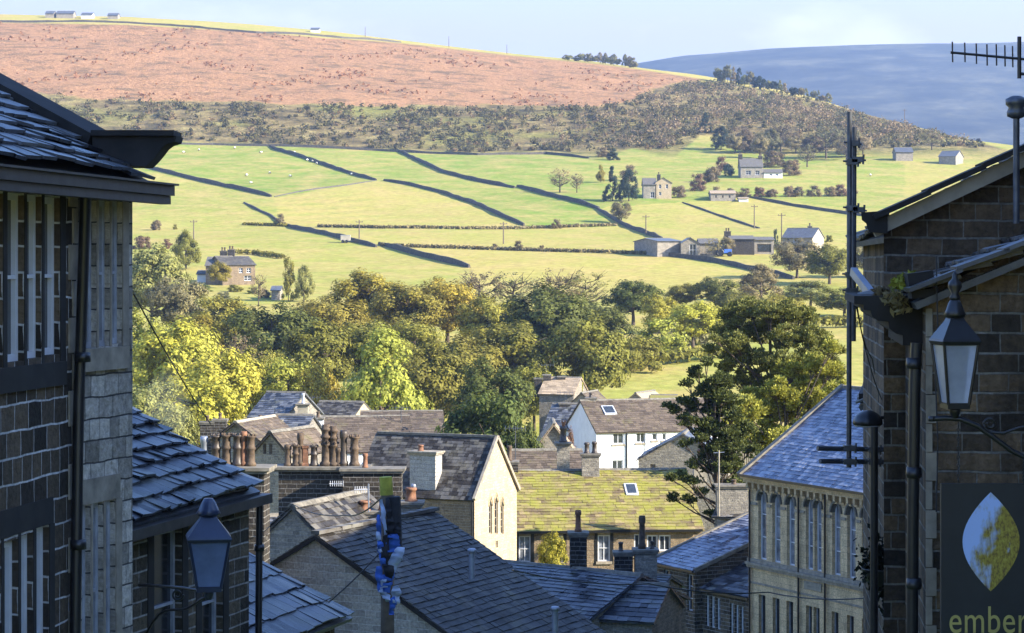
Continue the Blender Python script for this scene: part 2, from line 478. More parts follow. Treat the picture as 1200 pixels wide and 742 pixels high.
def grid_mesh(name, xs_fn, ys, cols, zfn, mats, attr_fn=None):
    ny, nx = len(ys), len(cols)
    Y = np.repeat(np.asarray(ys, float)[:, None], nx, 1)
    Xs = xs_fn(np.asarray(cols, float)[None, :], Y)
    Z = zfn(Xs, Y)
    co = np.stack([Xs, Y, Z], 2).reshape(-1, 3)
    i = np.arange(ny * nx).reshape(ny, nx)
    q = np.stack([i[:-1, :-1], i[:-1, 1:], i[1:, 1:], i[1:, :-1]], 2).reshape(-1, 4)
    me = bpy.data.meshes.new(name)
    me.vertices.add(len(co)); me.vertices.foreach_set('co', co.astype(np.float32).ravel())
    me.loops.add(q.size); me.loops.foreach_set('vertex_index', q.ravel().astype(np.int32))
    me.polygons.add(len(q)); me.polygons.foreach_set('loop_start', np.arange(0, q.size, 4, dtype=np.int32))
    me.polygons.foreach_set('loop_total', np.full(len(q), 4, dtype=np.int32))
    me.update(calc_edges=True)
    me.polygons.foreach_set('use_smooth', np.ones(len(q), bool))
    me.materials.append(mats)
    if attr_fn is not None:
        a = me.color_attributes.new('cover', 'FLOAT_COLOR', 'POINT')
        a.data.foreach_set('color', attr_fn(co).astype(np.float32).ravel())
    o = bpy.data.objects.new(name, me)
    COL.objects.link(o)
    return o

BR_LO = np.array([(-900, 100), (0, 107), (40, 112), (100, 117), (250, 122), (400, 123), (600, 127), (700, 126), (740, 119), (760, 108), (800, 98), (850, 92), (900, 80), (2400, 80)], float)
BANK_LO = np.array([(-900, 168), (0, 166), (250, 168), (430, 176), (560, 181), (640, 178), (700, 188), (740, 176), (790, 186), (820, 160), (850, 158), (880, 178), (930, 187), (1000, 189), (1060, 187), (1150, 194), (1300, 215), (2400, 250)], float)

FIELDS = [(1.0, [(150, 165), (318, 171), (441, 212), (320, 232), (240, 214), (150, 196)]), (.85, [(318, 171), (466, 177), (605, 222), (700, 246), (725, 266), (615, 266), (555, 239), (450, 212)]),
          (.95, [(468, 177), (690, 184), (720, 240), (700, 246), (604, 221)]), (.50, [(150, 196), (240, 214), (320, 232), (331, 265), (150, 272)]), (.12, [(320, 232), (441, 212), (520, 227), (585, 253), (614, 266), (331, 265)]),
          (.30, [(336, 266), (725, 266), (772, 297), (450, 289), (440, 289)]), (.55, [(150, 272), (336, 266), (440, 289), (552, 316), (500, 350), (150, 350)]), (.22, [(446, 289), (772, 298), (930, 330), (900, 356), (552, 345), (548, 312)]),
          (.25, [(702, 246), (800, 238), (880, 232), (1040, 257), (1040, 300), (776, 281)]), (.8, [(690, 184), (800, 160), (1060, 188), (1060, 250), (880, 232), (720, 242)])]

def cover(co):
    """R bracken, G scrub bank, B grass tint, A unused: which plants grow where"""
    x, y, z = co.T
    yy = np.maximum(y, 40)
    px = MID + FOC * x / yy
    row = HOR - FOC * z / yy
    w = waves(x * 3.1, y * 2.3) * 3.0 + waves(x * 11, y * 9) * 2.0
    sk = sky_row(px)
    far = np.clip((y - 800) / 60, 0, 1)
    top = np.interp(px, [-900, 0, 380, 470, 900], [8, 9, 8, 3, 2])
    br = np.clip((np.interp(px, BR_LO[:, 0], BR_LO[:, 1]) + w - row) / 2.0, 0, 1) * np.clip((row - sk - top) / 1.5, 0, 1) * np.clip((900 + w * 4 - px) / 40, 0, 1) * far
    br = np.where(y > 1345, 0, br)
    bk = np.clip((np.interp(px, BANK_LO[:, 0], BANK_LO[:, 1]) + w * .6 - row) / 2.0, 0, 1) * far * (1 - br) * np.clip((row - sk - top) / 1.5, 0, 1)
    g = np.clip(0.5 + 0.5 * waves(x * .35 + 40, y * .5), 0, 1) * .5
    upper = np.clip((215 + (px - 200) * .05 - row) / 8, 0, 1) * np.clip((row - 160) / 8, 0, 1)
    g = np.clip(g + upper * 0.5 * np.clip((760 - px) / 100, 0.3, 1), 0, 1)
    for tint, poly in FIELDS:
        inside = np.zeros(len(px), bool)
        for (ax, ay), (bx, by) in zip(poly, poly[1:] + poly[:1]):
            if ay == by: continue
            inside ^= ((row < max(ay, by)) & (row >= min(ay, by)) & (px < ax + (row - ay) * (bx - ax) / (by - ay)))
        sel = inside & (y > 390)
        g = np.where(sel, np.clip(tint + .22 * waves(x * .9 + 17, y * .8), 0, 1), g)
    mow = np.clip((px - 300) / 30, 0, 1) * np.clip((470 - px) / 60, 0, 1) * np.clip((row - 226) / 6, 0, 1) * np.clip((262 - row) / 6, 0, 1)
    g = np.clip(g + mow * .22 * np.sign(np.sin((x * .5 - y * .86) * .5)), 0, 1)
    g = np.where(y < 340, np.clip(g + .25, 0, 1), g)
    return np.stack([br, bk, g, np.ones_like(g)], 1)

def ground_material():
    m, n, l, p = newmat('pasture bracken and scrub')
    at_ = n.new('ShaderNodeAttribute'); at_.attribute_name = 'cover'
    sp = n.new('ShaderNodeSeparateColor'); l.new(at_.outputs['Color'], sp.inputs[0])
    tc = n.new('ShaderNodeTexCoord')
    mp = n.new('ShaderNodeMapping'); l.new(tc.outputs['Object'], mp.inputs[0])
    v = mp.outputs[0]
    f_small = noise(n, l, v, .55, 5, .7)
    f_mid = noise(n, l, v, .09, 5, .65)
    f_big = noise(n, l, v, .022, 4, .6)
    grass = mix(n, l, sp.outputs[2], (0.375, 0.325, 0.085), (0.165, 0.245, 0.036))
    grass = mix(n, l, ramp(n, l, f_mid, [(.38, 0.0), (.66, .75)]), grass, (0.42, 0.315, 0.115))
    grass = mix(n, l, 1.0, grass, ramp(n, l, f_small, [(.25, .68), (.75, 1.26)]), 'MULTIPLY')
    brk = ramp(n, l, f_small, [(.28, (0.12, 0.07, 0.035)), (.46, (0.34, 0.185, 0.090)), (.7, (0.49, 0.285, 0.14))])
    brk = mix(n, l, ramp(n, l, f_mid, [(.48, 0.0), (.66, .8)]), brk, (0.13, 0.095, 0.05))
    bnk = ramp(n, l, f_mid, [(.36, (0.09, 0.075, 0.036)), (.52, (0.21, 0.16, 0.068)), (.70, (0.34, 0.28, 0.11))])
    bnk = mix(n, l, ramp(n, l, f_big, [(.50, 0.0), (.68, .7)]), bnk, (0.25, 0.25, 0.06))
    bnk = mix(n, l, 1.0, bnk, ramp(n, l, f_small, [(.28, .6), (.72, 1.3)]), 'MULTIPLY')
    c = mix(n, l, sp.outputs[1], grass, bnk)
    c = mix(n, l, sp.outputs[0], c, brk)
    l.new(c, p.inputs['Base Color'])
    p.inputs['Roughness'].default_value = 1
    p.inputs['Specular IOR Level'].default_value = 0.05
    rough = n.new('ShaderNodeMath'); rough.operation = 'ADD'; rough.use_clamp = True
    l.new(sp.outputs[0], rough.inputs[0]); l.new(sp.outputs[1], rough.inputs[1])
    b = n.new('ShaderNodeBump'); b.inputs['Distance'].default_value = 2.2
    st = n.new('ShaderNodeMath'); st.operation = 'MULTIPLY_ADD'; st.inputs[1].default_value = .55; st.inputs[2].default_value = .12
    l.new(rough.outputs[0], st.inputs[0]); l.new(st.outputs[0], b.inputs['Strength'])
    hh = n.new('ShaderNodeMath'); hh.operation = 'ADD'
    l.new(f_small, hh.inputs[0]); l.new(f_mid, hh.inputs[1])
    l.new(hh.outputs[0], b.inputs['Height']); l.new(b.outputs[0], p.inputs['Normal'])
    return m

ys = np.concatenate([np.array([-400, -200, -100]), np.arange(-60, 240, 6), np.arange(240, 840, 3.0), np.arange(840, 1320, 2.0), np.arange(1320, 1500, 10), np.array([1600, 1800, 2000, 2600, 4000, 6000])])
cols = np.concatenate([np.array([-9000, -6000, -4000, -2500]), np.arange(-1500, -200, 40), np.arange(-200, 1320, 3.5), np.arange(1320, 3000, 40), np.array([4000, 6000, 9000, 12000])])
ground = grid_mesh('ground', lambda c, Y: (c - MID) / FOC * (np.maximum(Y, 0) + 40), ys, cols, ground_z, ground_material(), cover)
tag(ground, 'valley ground with green pasture, rusty bracken slope and scrubby bank', kind='structure')

MSK = np.array([(-3000, 150), (0, 130), (400, 112), (600, 92), (740, 77), (800, 66), (900, 58), (1000, 53), (1100, 50), (1200, 48), (1600, 44), (2600, 60), (4000, 90)], float)
def moor_z(x, y):
    px = MID + FOC * x / y
    t = (y - 1900) / (4400 - 1900)
    g = np.interp(t, [0, .25, .45, .55, .75, .9, 1], [0, .17, .42, .50, .74, .92, 1])
    row0 = 300.0
    row = row0 + (np.interp(px, MSK[:, 0], MSK[:, 1]) - row0) * g
    z = (HOR - row) / FOC * np.minimum(y, 4400) - np.clip(y - 4400, 0, 3000) * .06
    return z + waves(x * .22, y * .22) * 11 * np.clip(t * 2, 0, 1) * np.clip((1.05 - t) * 6, 0.12, 1)

def moor_material():
    m, n, l, p = newmat('heather moor')
    tc = n.new('ShaderNodeTexCoord')
    mp = n.new('ShaderNodeMapping'); l.new(tc.outputs['Object'], mp.inputs[0]); mp.inputs['Scale'].default_value = (.8, 1, 1)
    f = noise(n, l, mp.outputs[0], .011, 7, .68)
    g = noise(n, l, mp.outputs[0], .06, 5, .7)
    c = ramp(n, l, f, [(.36, (0.016, 0.018, 0.016)), (.5, (0.042, 0.044, 0.032)), (.68, (0.11, 0.105, 0.066))])
    c = mix(n, l, 1.0, c, ramp(n, l, g, [(.28, .6), (.72, 1.35)]), 'MULTIPLY')
    l.new(c, p.inputs['Base Color'])
    p.inputs['Roughness'].default_value = 1
    p.inputs['Specular IOR Level'].default_value = 0
    return m
moor = grid_mesh('moor_hill', lambda c, Y: (c - MID) / FOC * Y, np.concatenate([np.arange(1900, 4500, 25), [4700, 5200, 6000]]), np.arange(-2400, 3800, 12), moor_z, moor_material())
tag(moor, 'long flat topped moor fading blue on the far horizon', kind='structure')

# air: one even box of haze round everything
hz = MB(); hz.box((-27000, -420, -75), (27000, 6020, 470))
hm = bpy.data.materials.new('even haze'); hm.use_nodes = True
hn = hm.node_tree.nodes; hn.clear()
ho = hn.new('ShaderNodeOutputMaterial'); hv = hn.new('ShaderNodeVolumePrincipled')
hv.inputs['Color'].default_value = (0.43, 0.61, 0.95, 1)
hv.inputs['Density'].default_value = 0.00014
hv.inputs['Anisotropy'].default_value = 0.2
hm.node_tree.links.new(hv.outputs[0], ho.inputs['Volume'])
hazeo = hz.build('haze', hm, uv=False)
tag(hazeo, 'thin blue haze filling the valley air', kind='stuff')
# ------------------------------------------------------------------ building kit
class Wall:
    """upright wall plane from a to b, left to right as seen from outside"""
    def __init__(s, a, b):
        s.a, s.b = Vector((a[0], a[1], 0)), Vector((b[0], b[1], 0))
        s.L = (s.b - s.a).length
        s.U = (s.b - s.a).normalized()
        s.N = Vector((s.U.y, -s.U.x, 0))
        s.Z = Vector((0, 0, 1))
    def hit(s, px, py):
        d = ray(px, py)
        t = s.a.dot(s.N) / d.dot(s.N)
        p = d * t
        return (p - s.a).dot(s.U), p.z
    def rect(s, x0, y0, x1, y1):
        u0, u1 = s.hit(x0, (y0 + y1) / 2)[0], s.hit(x1, (y0 + y1) / 2)[0]
        zt, zb = s.hit((x0 + x1) / 2, y0)[1], s.hit((x0 + x1) / 2, y1)[1]
        return (min(u0, u1), max(u0, u1), min(zb, zt), max(zb, zt))
    def p(s, u, z, n=0.0): return s.a + s.U * u + s.N * n + s.Z * z

def clip_poly(poly, fn):
    out = []
    for i in range(len(poly)):
        a, b = poly[i], poly[(i + 1) % len(poly)]
        fa, fb = fn(a), fn(b)
        if fa >= 0: out.append(a)
        if (fa >= 0) != (fb >= 0):
            t = fa / (fa - fb)
            out.append((a[0] + (b[0] - a[0]) * t, a[1] + (b[1] - a[1]) * t))
    return out

def wall_mesh(mb, w, z0, z1, ops=(), depth=0.12, gable=None, m=0):
    """wall face with real openings and reveals; gable = (apex u, apex z) above z1"""
    top = gable[1] if gable else z1
    us = sorted(set([0.0, w.L] + [min(max(x, 0), w.L) for o in ops for x in o[:2]]))
    zs = sorted(set([z0, z1, top] + [min(max(x, z0), top) for o in ops for x in o[2:4]]))
    for i in range(len(us) - 1):
        for j in range(len(zs) - 1):
            u0, u1, a, b = us[i], us[i + 1], zs[j], zs[j + 1]
            if u1 - u0 < 1e-5 or b - a < 1e-5: continue
            cu, cz = (u0 + u1) / 2, (a + b) / 2
            if any(o[0] < cu < o[1] and o[2] < cz < o[3] for o in ops): continue
            poly = [(u0, a), (u1, a), (u1, b), (u0, b)]
            if gable and b > z1 + 1e-6:
                au, az = gable
                poly = clip_poly(poly, lambda q: q[0] * (az - z1) / au - (q[1] - z1))
                if len(poly) > 2:
                    poly = clip_poly(poly, lambda q: (w.L - q[0]) * (az - z1) / (w.L - au) - (q[1] - z1))
            if len(poly) > 2:
                mb.face([w.p(u, z) for u, z in poly], m)
    for o in ops:
        u0, u1, a, b = max(o[0], 0), min(o[1], w.L), max(o[2], z0), min(o[3], top)
        c = [(u0, a), (u1, a), (u1, b), (u0, b)]
        for k in range(4):
            p, q = c[k], c[(k + 1) % 4]
            mb.face([w.p(p[0], p[1], -depth), w.p(q[0], q[1], -depth), w.p(*q), w.p(*p)], m)

WIN = dict(  # frame material, frame width, vertical bars, horizontal bars, glass, sill, lintel
    sash=('white_paint', .07, 1, 1, 'net_glass', 1, 1), sash_plain=('white_paint', .06, 0, 1, 'glass', 0, 0),
    case=('white_paint', .08, 1, 0, 'glass', 1, 0), small=('white_paint', .07, 0, 0, 'glass', 1, 0),
    weaver=('white_paint', .055, 0, 1, 'glass', 0, 0), grey=('grey_paint', .05, 0, 1, 'dim_glass', 0, 0),
    tall=('grey_paint', .06, 0, 2, 'dim_glass', 0, 0), farm=('white_paint', .10, 1, 1, 'dim_glass', 0, 0), lancet=('dress', .05, 0, 3, 'dim_glass', 0, 0),
    barn=('wood', .15, 0, 0, 'dim_glass', 0, 0), arch=('white_paint', .065, 0, 2, 'net_glass', 0, 0))

def window(root, w, r, style, depth=0.12, stone_m='dress', arch=False):
    fm, fw, nv, nh, gm, sill, lint = WIN[style]
    u0, u1, a, b = r
    mb = MB()
    n = (-depth + .002, -depth + .05)
    def bar(x0, x1, y0, y1, nn=n): mb.obox(w.a, w.U, w.Z, w.N, (x0, x1), (y0, y1), nn)
    bar(u0, u0 + fw, a, b); bar(u1 - fw, u1, a, b)
    bar(u0 + fw, u1 - fw, a, a + fw); bar(u0 + fw, u1 - fw, b - fw, b)
    t = fw * .55
    for k in range(nv):
        c = u0 + (u1 - u0) * (k + 1) / (nv + 1)
        bar(c - t / 2, c + t / 2, a + fw, b - fw, (n[0], n[1] - .006))
    for k in range(nh):
        c = a + (b - a) * (k + 1) / (nh + 1)
        bar(u0 + fw, u1 - fw, c - t / 2, c + t / 2, (n[0], n[1] + .004))
    f = mb.build('window', MAT[fm], root)
    g = MB(); g.face([w.p(u0, a, -depth + .012), w.p(u1, a, -depth + .012), w.p(u1, b, -depth + .012), w.p(u0, b, -depth + .012)])
    g.build('pane', MAT[gm], f)
    if sill:
        s = MB(); s.obox(w.a, w.U, w.Z, w.N, (u0 - .1, u1 + .1), (a - .14, a - .002), (-.03, .08)); s.build('sill', MAT[stone_m], f)
    if lint:
        s = MB(); s.obox(w.a, w.U, w.Z, w.N, (u0 - .12, u1 + .12), (b + .002, b + .24), (-.03, .015)); s.build('lintel', MAT[stone_m], f)
    return f

def slates(mb, A, B, inn, tan, run, course=.26, wid=.34, th=.022, seed=0, jit=1.0, shrink=0.75):
    """overlapping slates on a roof slope; A,B eaves ends (left to right from outside), inn = inward unit vector"""
    rr = random.Random(seed)
    A, B = Vector(A), Vector(B)
    U = (B - A).normalized(); L = (B - A).length
    S = Vector((inn[0], inn[1], tan)); sl = math.sqrt(1 + tan * tan); S = S / S.length
    N = U.cross(S).normalized()
    SL = run * sl
    mb.hexa([A - N * .10, B - N * .10, B + S * SL - N * .10, A + S * SL - N * .10, A - N * .04, B - N * .04, B + S * SL - N * .04, A + S * SL - N * .04])
    s, k = 0.0, 0
    sag = .014 * min(jit, 1.5)
    while s < SL - .02:
        c = course * (1 - (1 - shrink) * s / SL)
        e = min(s + c * 1.55, SL)
        u = -wid * rr.random()
        while u < L:
            wd = wid * rr.uniform(.65, 1.4)
            a, b = max(u, 0), min(u + wd - .008, L)
            if b - a > .04:
                d0 = rr.uniform(-.012, .012) * jit; lift = th * rr.uniform(.9, 1.5) * (1 + .4 * jit); tilt = rr.uniform(-.006, .006) * jit
                q = lambda uu, ss, nn: A + U * uu + S * ss + N * (nn + sag * (math.sin(uu * 1.1 + seed) + math.sin(ss * 1.7 + uu * .6 + seed * 2)))
                lo = s + d0
                mb.hexa([q(a, lo, lift - th + tilt), q(b, lo, lift - th - tilt), q(b, e, -.03), q(a, e, -.03),
                         q(a, lo, lift + tilt), q(b, lo, lift - tilt), q(b, e, .004), q(a, e, .004)])
            u += wd
        s += c; k += 1

def slab(mb, A, B, inn, tan, run, th=.12):
    A, B = Vector(A), Vector(B)
    U = (B - A).normalized()
    S = Vector((inn[0], inn[1], tan)); sl = S.length; S = S / sl
    N = U.cross(S).normalized(); e = S * run * sl
    mb.hexa([A - N * th, B - N * th, B + e - N * th, A + e - N * th, A, B, B + e, A + e])

def pot(parent, c, h, r, kind=0, mat='terracotta'):
    mb = MB()
    if kind == 0:
        prof = [(r * 1.05, 0), (r * 1.05, h * .12), (r * .85, h * .15), (r * .74, h * .75), (r * .95, h * .8), (r * .95, h * .92), (r * .8, h), (r * .55, h), (r * .5, h * .8)]
        mb.lathe(c, prof, 12)
    elif kind == 1:   # crown pot with notched rim and ribs
        prof = [(r * 1.1, 0), (r * 1.1, h * .1), (r * .9, h * .14), (r * .82, h * .5), (r * 1.0, h * .53), (r * 1.0, h * .58), (r * .82, h * .62), (r * .8, h * .86), (r * 1.12, h * .9), (r * 1.12, h * .94), (r * .6, h * .94), (r * .55, h * .7)]
        mb.lathe(c, prof, 12)
        for k in range(6):
            a = k * math.pi / 3
            mb.lathe((c[0] + r * .9 * math.cos(a), c[1] + r * .9 * math.sin(a), c[2] + h * .93), [(r * .2, 0), (r * .2, h * .05), (r * .06, h * .08)], 6)
    elif kind == 2:   # tall cowl with side vents
        prof = [(r * 1.1, 0), (r * 1.1, h * .08), (r * .8, h * .12), (r * .72, h * .48), (r * .92, h * .5), (r * .92, h * .54), (r * .74, h * .56), (r * .74, h * .66), (r * .95, h * .68), (r * .95, h * .72), (r * .74, h * .74), (r * .74, h * .84), (r * .95, h * .86), (r * .95, h * .9), (r * .7, h * .92), (r * .66, h), (r * .5, h), (r * .5, h * .9)]
        mb.lathe(c, prof, 12)
        for k in range(4):
            a = k * math.pi / 2 + .4
            mb.tube([(c[0] + r * .6 * math.cos(a), c[1] + r * .6 * math.sin(a), c[2] + h * .60), (c[0] + r * 1.15 * math.cos(a), c[1] + r * 1.15 * math.sin(a), c[2] + h * .57)], r * .22, 7)
    elif kind == 3:   # square pot
        prof = [(r * 1.25, 0), (r * 1.25, h * .1), (r, h * .14), (r * .95, h * .85), (r * 1.2, h * .88), (r * 1.2, h), (r * .7, h), (r * .7, h * .8)]
        mb.lathe(c, prof, 4, smooth=False, rot=math.pi / 4)
    mb.build('chimney_pot', MAT[mat], parent)

def chimney(root, x, y, z0, z1, w, d, mat='soot_brick', pots=(), cap=.09, ang=0.0, capm='coping', name='chimney_stack'):
    """pots: (offset along the stack, height, radius, kind, material)"""
    U = Vector((math.cos(ang), math.sin(ang), 0)); V = Vector((-math.sin(ang), math.cos(ang), 0)); Z = Vector((0, 0, 1))
    o = Vector((x, y, 0))
    mb = MB()
    mb.obox(o, U, Z, V, (-w / 2, w / 2), (z0, z1 - .16), (-d / 2, d / 2))
    st = mb.build(name, MAT[mat], root)
    if cap:
        mb = MB()
        mb.obox(o, U, Z, V, (-w / 2 - cap * .6, w / 2 + cap * .6), (z1 - .16, z1 - .085), (-d / 2 - cap * .6, d / 2 + cap * .6))
        mb.obox(o, U, Z, V, (-w / 2 - cap, w / 2 + cap), (z1 - .083, z1), (-d / 2 - cap, d / 2 + cap))
        mb.build('cap', MAT[capm], st)
    for q in pots:
        pot(st, o + U * q[0] + V * (q[5] if len(q) > 5 else 0) + Z * (z1 - .01), q[1], q[2], q[3], q[4])
    return st

def house(name, label, cat, a, b, depth, z0, ze, rise, ridge='par', wall='cottage_stone', roof='blue_slate', ops=(), wdepth=.12, group=None,
          course=.26, wid=.34, over=.18, verge=.12, detail=True, side_ops=(), left_ops=(), seed=1, side_mat=None, ridge_m='coping', front_wall=True, jit=1.0):
    """a,b: front wall ends in plan. ops: (x0,y0,x1,y1,style) in photo pixels on the front wall (side_ops on the right wall, left_ops on the left)"""
    w = Wall(a, b)
    D = -w.N * depth
    ws = [w, Wall(w.b, w.b + D), Wall(w.b + D, w.a + D), Wall(w.a + D, w.a)]
    mid = (w.a + w.b + D) / 2
    root = empty(name, (mid.x, mid.y, z0), label, cat, group)
    mb = MB()
    zr = ze + rise
    rects = [[wl_.rect(*o[:4]) for o in oo] for wl_, oo in zip(ws, (ops, side_ops, (), left_ops))]
    for k, wl_ in enumerate(ws):
        gab = None
        if (ridge == 'par' and k in (1, 3)) or (ridge == 'perp' and k in (0, 2)):
            gab = (wl_.L / 2, zr)
        wall_mesh(mb, wl_, z0, ze, rects[k], wdepth, gab, 0 if k == 0 or not side_mat else 1)
    mb.build('wall', [MAT[wall], MAT[side_mat or wall]], root)
    for k, oo in ((0, ops), (1, side_ops), (3, left_ops)):
        for o, r in zip(oo, rects[k]):
            if o[4]: window(root, ws[k], r, o[4], wdepth)
    mb = MB()
    put = (lambda A, B, inn, tan, run, sd: slates(mb, A, B, inn, tan, run, course, wid, seed=sd, jit=jit)) if detail else (lambda A, B, inn, tan, run, sd: slab(mb, A, B, inn, tan, run))
    if ridge == 'par':
        half = depth / 2; tan = rise / half
        for wl_, sd in ((ws[0], seed), (ws[2], seed + 1)):
            A = wl_.p(-verge, ze - tan * over + .06, over); B = wl_.p(wl_.L + verge, ze - tan * over + .06, over)
            put(A, B, -wl_.N, tan, half + over, sd)
        r0, r1 = w.p(-verge, zr + .06, -half), w.p(w.L + verge, zr + .06, -half)
    else:
        half = w.L / 2; tan = rise / half
        for wl_, sd in ((ws[1], seed), (ws[3], seed + 1)):
            A = wl_.p(-verge, ze - tan * over + .06, over); B = wl_.p(wl_.L + verge, ze - tan * over + .06, over)
            put(A, B, -wl_.N, tan, half + over, sd)
        r0, r1 = w.p(w.L / 2, zr + .06, verge), w.p(w.L / 2, zr + .06, -depth - verge)
    ro = mb.build('roof', MAT[roof], root)
    mb = MB()
    k = max(1, int((r1 - r0).length / .55)) if detail else 1
    dd = (r1 - r0) / k
    U = dd.normalized(); V = Vector((-U.y, U.x, 0))
    for i in range(k):
        o = r0 + dd * i
        jz = random.uniform(-.008, .008) if detail else 0
        mb.prism([o + V * -.17 + Vector((0, 0, -.07 + jz)), o + V * -.06 + Vector((0, 0, .055 + jz)), o + V * .06 + Vector((0, 0, .055 + jz)), o + V * .17 + Vector((0, 0, -.07 + jz))], dd * (.985 if detail else 1))
    mb.build('ridge', MAT[ridge_m], ro)
    return root, w, ws

def down(root, pts, r=.045, name='drainpipe', mat='black', collars=()):
    mb = MB(); mb.tube(pts, r, 8)
    pts = [Vector(p) for p in pts]
    for t in collars:
        q = pts[0].lerp(pts[-1], t)
        mb.lathe((q.x, q.y, q.z - .04), [(r * 1.45, 0), (r * 1.45, .08)], 8)
    return mb.build(name, MAT[mat], root)

def beam(mb, p, q, w, h, m=0):
    """rectangular bar from p to q, h measured upwards, w across"""
    p, q = Vector(p), Vector(q)
    U = (q - p); L = U.length; U = U / L
    V = Vector((0, 0, 1)).cross(U)
    V = V.normalized() if V.length > 1e-4 else Vector((1, 0, 0))
    N = U.cross(V)
    mb.obox(p, U, N, V, (0, L), (-h / 2, h / 2), (-w / 2, w / 2), m)
# ------------------------------------------------------------------ left foreground: dark weavers' house
Zv = Vector((0, 0, 1))
A0, A1, A2 = (-4.40, 15.6), (-3.72, 19.68), (-3.41, 20.70)
root = empty('weavers_house', (-6, 18.5, -5.5), 'tall dark stone house with long mullioned windows at the left edge', 'house')
w1, w2, w3 = Wall(A0, A1), Wall(A1, A2), Wall(A2, (-8.6, 22.0))
mb = MB()
up1 = [w1.rect(*r) for r in ((-16, 222, 3, 432), (8, 226, 28, 424), (31, 228, 48.5, 420), (51.5, 231, 70, 416))]
lo1 = [w1.rect(*r) for r in ((-14, 640, 1, 900), (4, 634, 21, 890), (24, 626, 38.5, 880), (42, 617, 57, 870))]
up2 = [w2.rect(*r) for r in ((99.5, 234, 113, 408), (115.5, 235, 128.5, 406), (131, 236, 143, 403))]
lo2 = [w2.rect(*r) for r in ((96, 592, 106, 800), (108.5, 589, 121, 796), (123.5, 587, 135, 790))]
wall_mesh(mb, w1, -5.5, .80, up1 + lo1, .10)
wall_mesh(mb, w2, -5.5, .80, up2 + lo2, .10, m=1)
wall_mesh(mb, w3, -5.5, .80, [], .1, (2.68, 2.3))
mb.build('wall', [MAT['dark_stone'], MAT['light_stone']], root)
for r in up1: window(root, w1, r, 'weaver', .10)
for r in lo1: window(root, w1, r, 'weaver', .10)
for r in up2 + lo2: window(root, w2, r, 'grey', .10)
for w, rs, mname in ((w1, up1, 'sooted'), (w1, lo1, 'sooted'), (w2, up2, 'dress'), (w2, lo2, 'dress')):
    mb = MB()
    u0, u1 = rs[0][0] - .1, rs[-1][1] + .08
    zt, zb = max(r[3] for r in rs), min(r[2] for r in rs)
    mb.obox(w.a, w.U, w.Z, w.N, (u0, u1), (zb - .2, zb - .004), (-.02, .035))
    mb.build('sill_course', MAT[mname], root)
    mb = MB()
    mb.obox(w.a, w.U, w.Z, w.N, (u0, u1), (zt + .004, zt + .22), (-.02, .012))
    mb.build('lintel_course', MAT[mname], root)
    mb = MB()                                                     # dressed mullions standing a little proud
    for p, q in zip(rs[:-1], rs[1:]):
        mb.obox(w.a, w.U, w.Z, w.N, (p[1] + .004, q[0] - .004), (zb, zt), (-.02, .008))
    mb.obox(w.a, w.U, w.Z, w.N, (rs[-1][1] + .004, rs[-1][1] + .12), (zb, zt), (-.02, .010))
    mb.build('mullions', MAT[mname], root)
mb = MB()                                                          # quoins at the canted corner
for k in range(20):
    z = -5.4 + k * .31
    lw = .20 if k % 2 else .11
    mb.obox(w1.a, w1.U, w1.Z, w1.N, (w1.L - lw, w1.L), (z, z + .297), (-.02, .014))
mb.build('quoins', MAT['dress'], root)
ea, eb = w1.p(-1.0, .77, .32), Vector((-3.24, 20.98, .77))
mb = MB()
inn = Vector((-1, .17, 0)).normalized()
slates(mb, ea, eb, inn, .53, 4.6, .27, .34, .03, seed=3, jit=1.6)
rf = mb.build('roof', MAT['sheen_slate'], root)
mb = MB()
beam(mb, ea + Vector((.06, 0, -.10)), eb + Vector((.09, .05, -.10)), .15, .09)
beam(mb, ea + Vector((.05, 0, -.185)), eb + Vector((.08, .04, -.185)), .10, .075)
beam(mb, ea + Vector((.08, 0, -.045)), eb + Vector((.11, .05, -.045)), .19, .018)
mb.build('gutter', MAT['gutter'], root)
down(root, [at(101, 214, 19.55), at(100, 232, 19.6), at(92, 480, 19.5), at(88, 742, 19.45), at(86, 900, 19.4)], .048, collars=(.3, .62))
Yk = 20.95
mb = MB()
pr = [(108, 159), (207, 159), (205, 166), (196, 168.5), (190, 173), (184, 181), (178, 188), (171, 195), (108, 195)]
mb.prism([at(x, y, Yk) for x, y in pr][::-1], Vector((0, .42, 0)))
kn = mb.build('kneeler', MAT['sooted'], root)
mb = MB(); beam(mb, at(203, 157.5, Yk + .2) + Vector((.04, 0, 0)), at(112, 157.5, Yk + .2), .5, .05); mb.build('kneeler_slab', MAT['sooted'], kn)
mb = MB()
beam(mb, at(118, 167, Yk + .2), at(-60, 70, Yk + .9), .4, .16)
mb.build('gable_coping', MAT['sooted'], root)

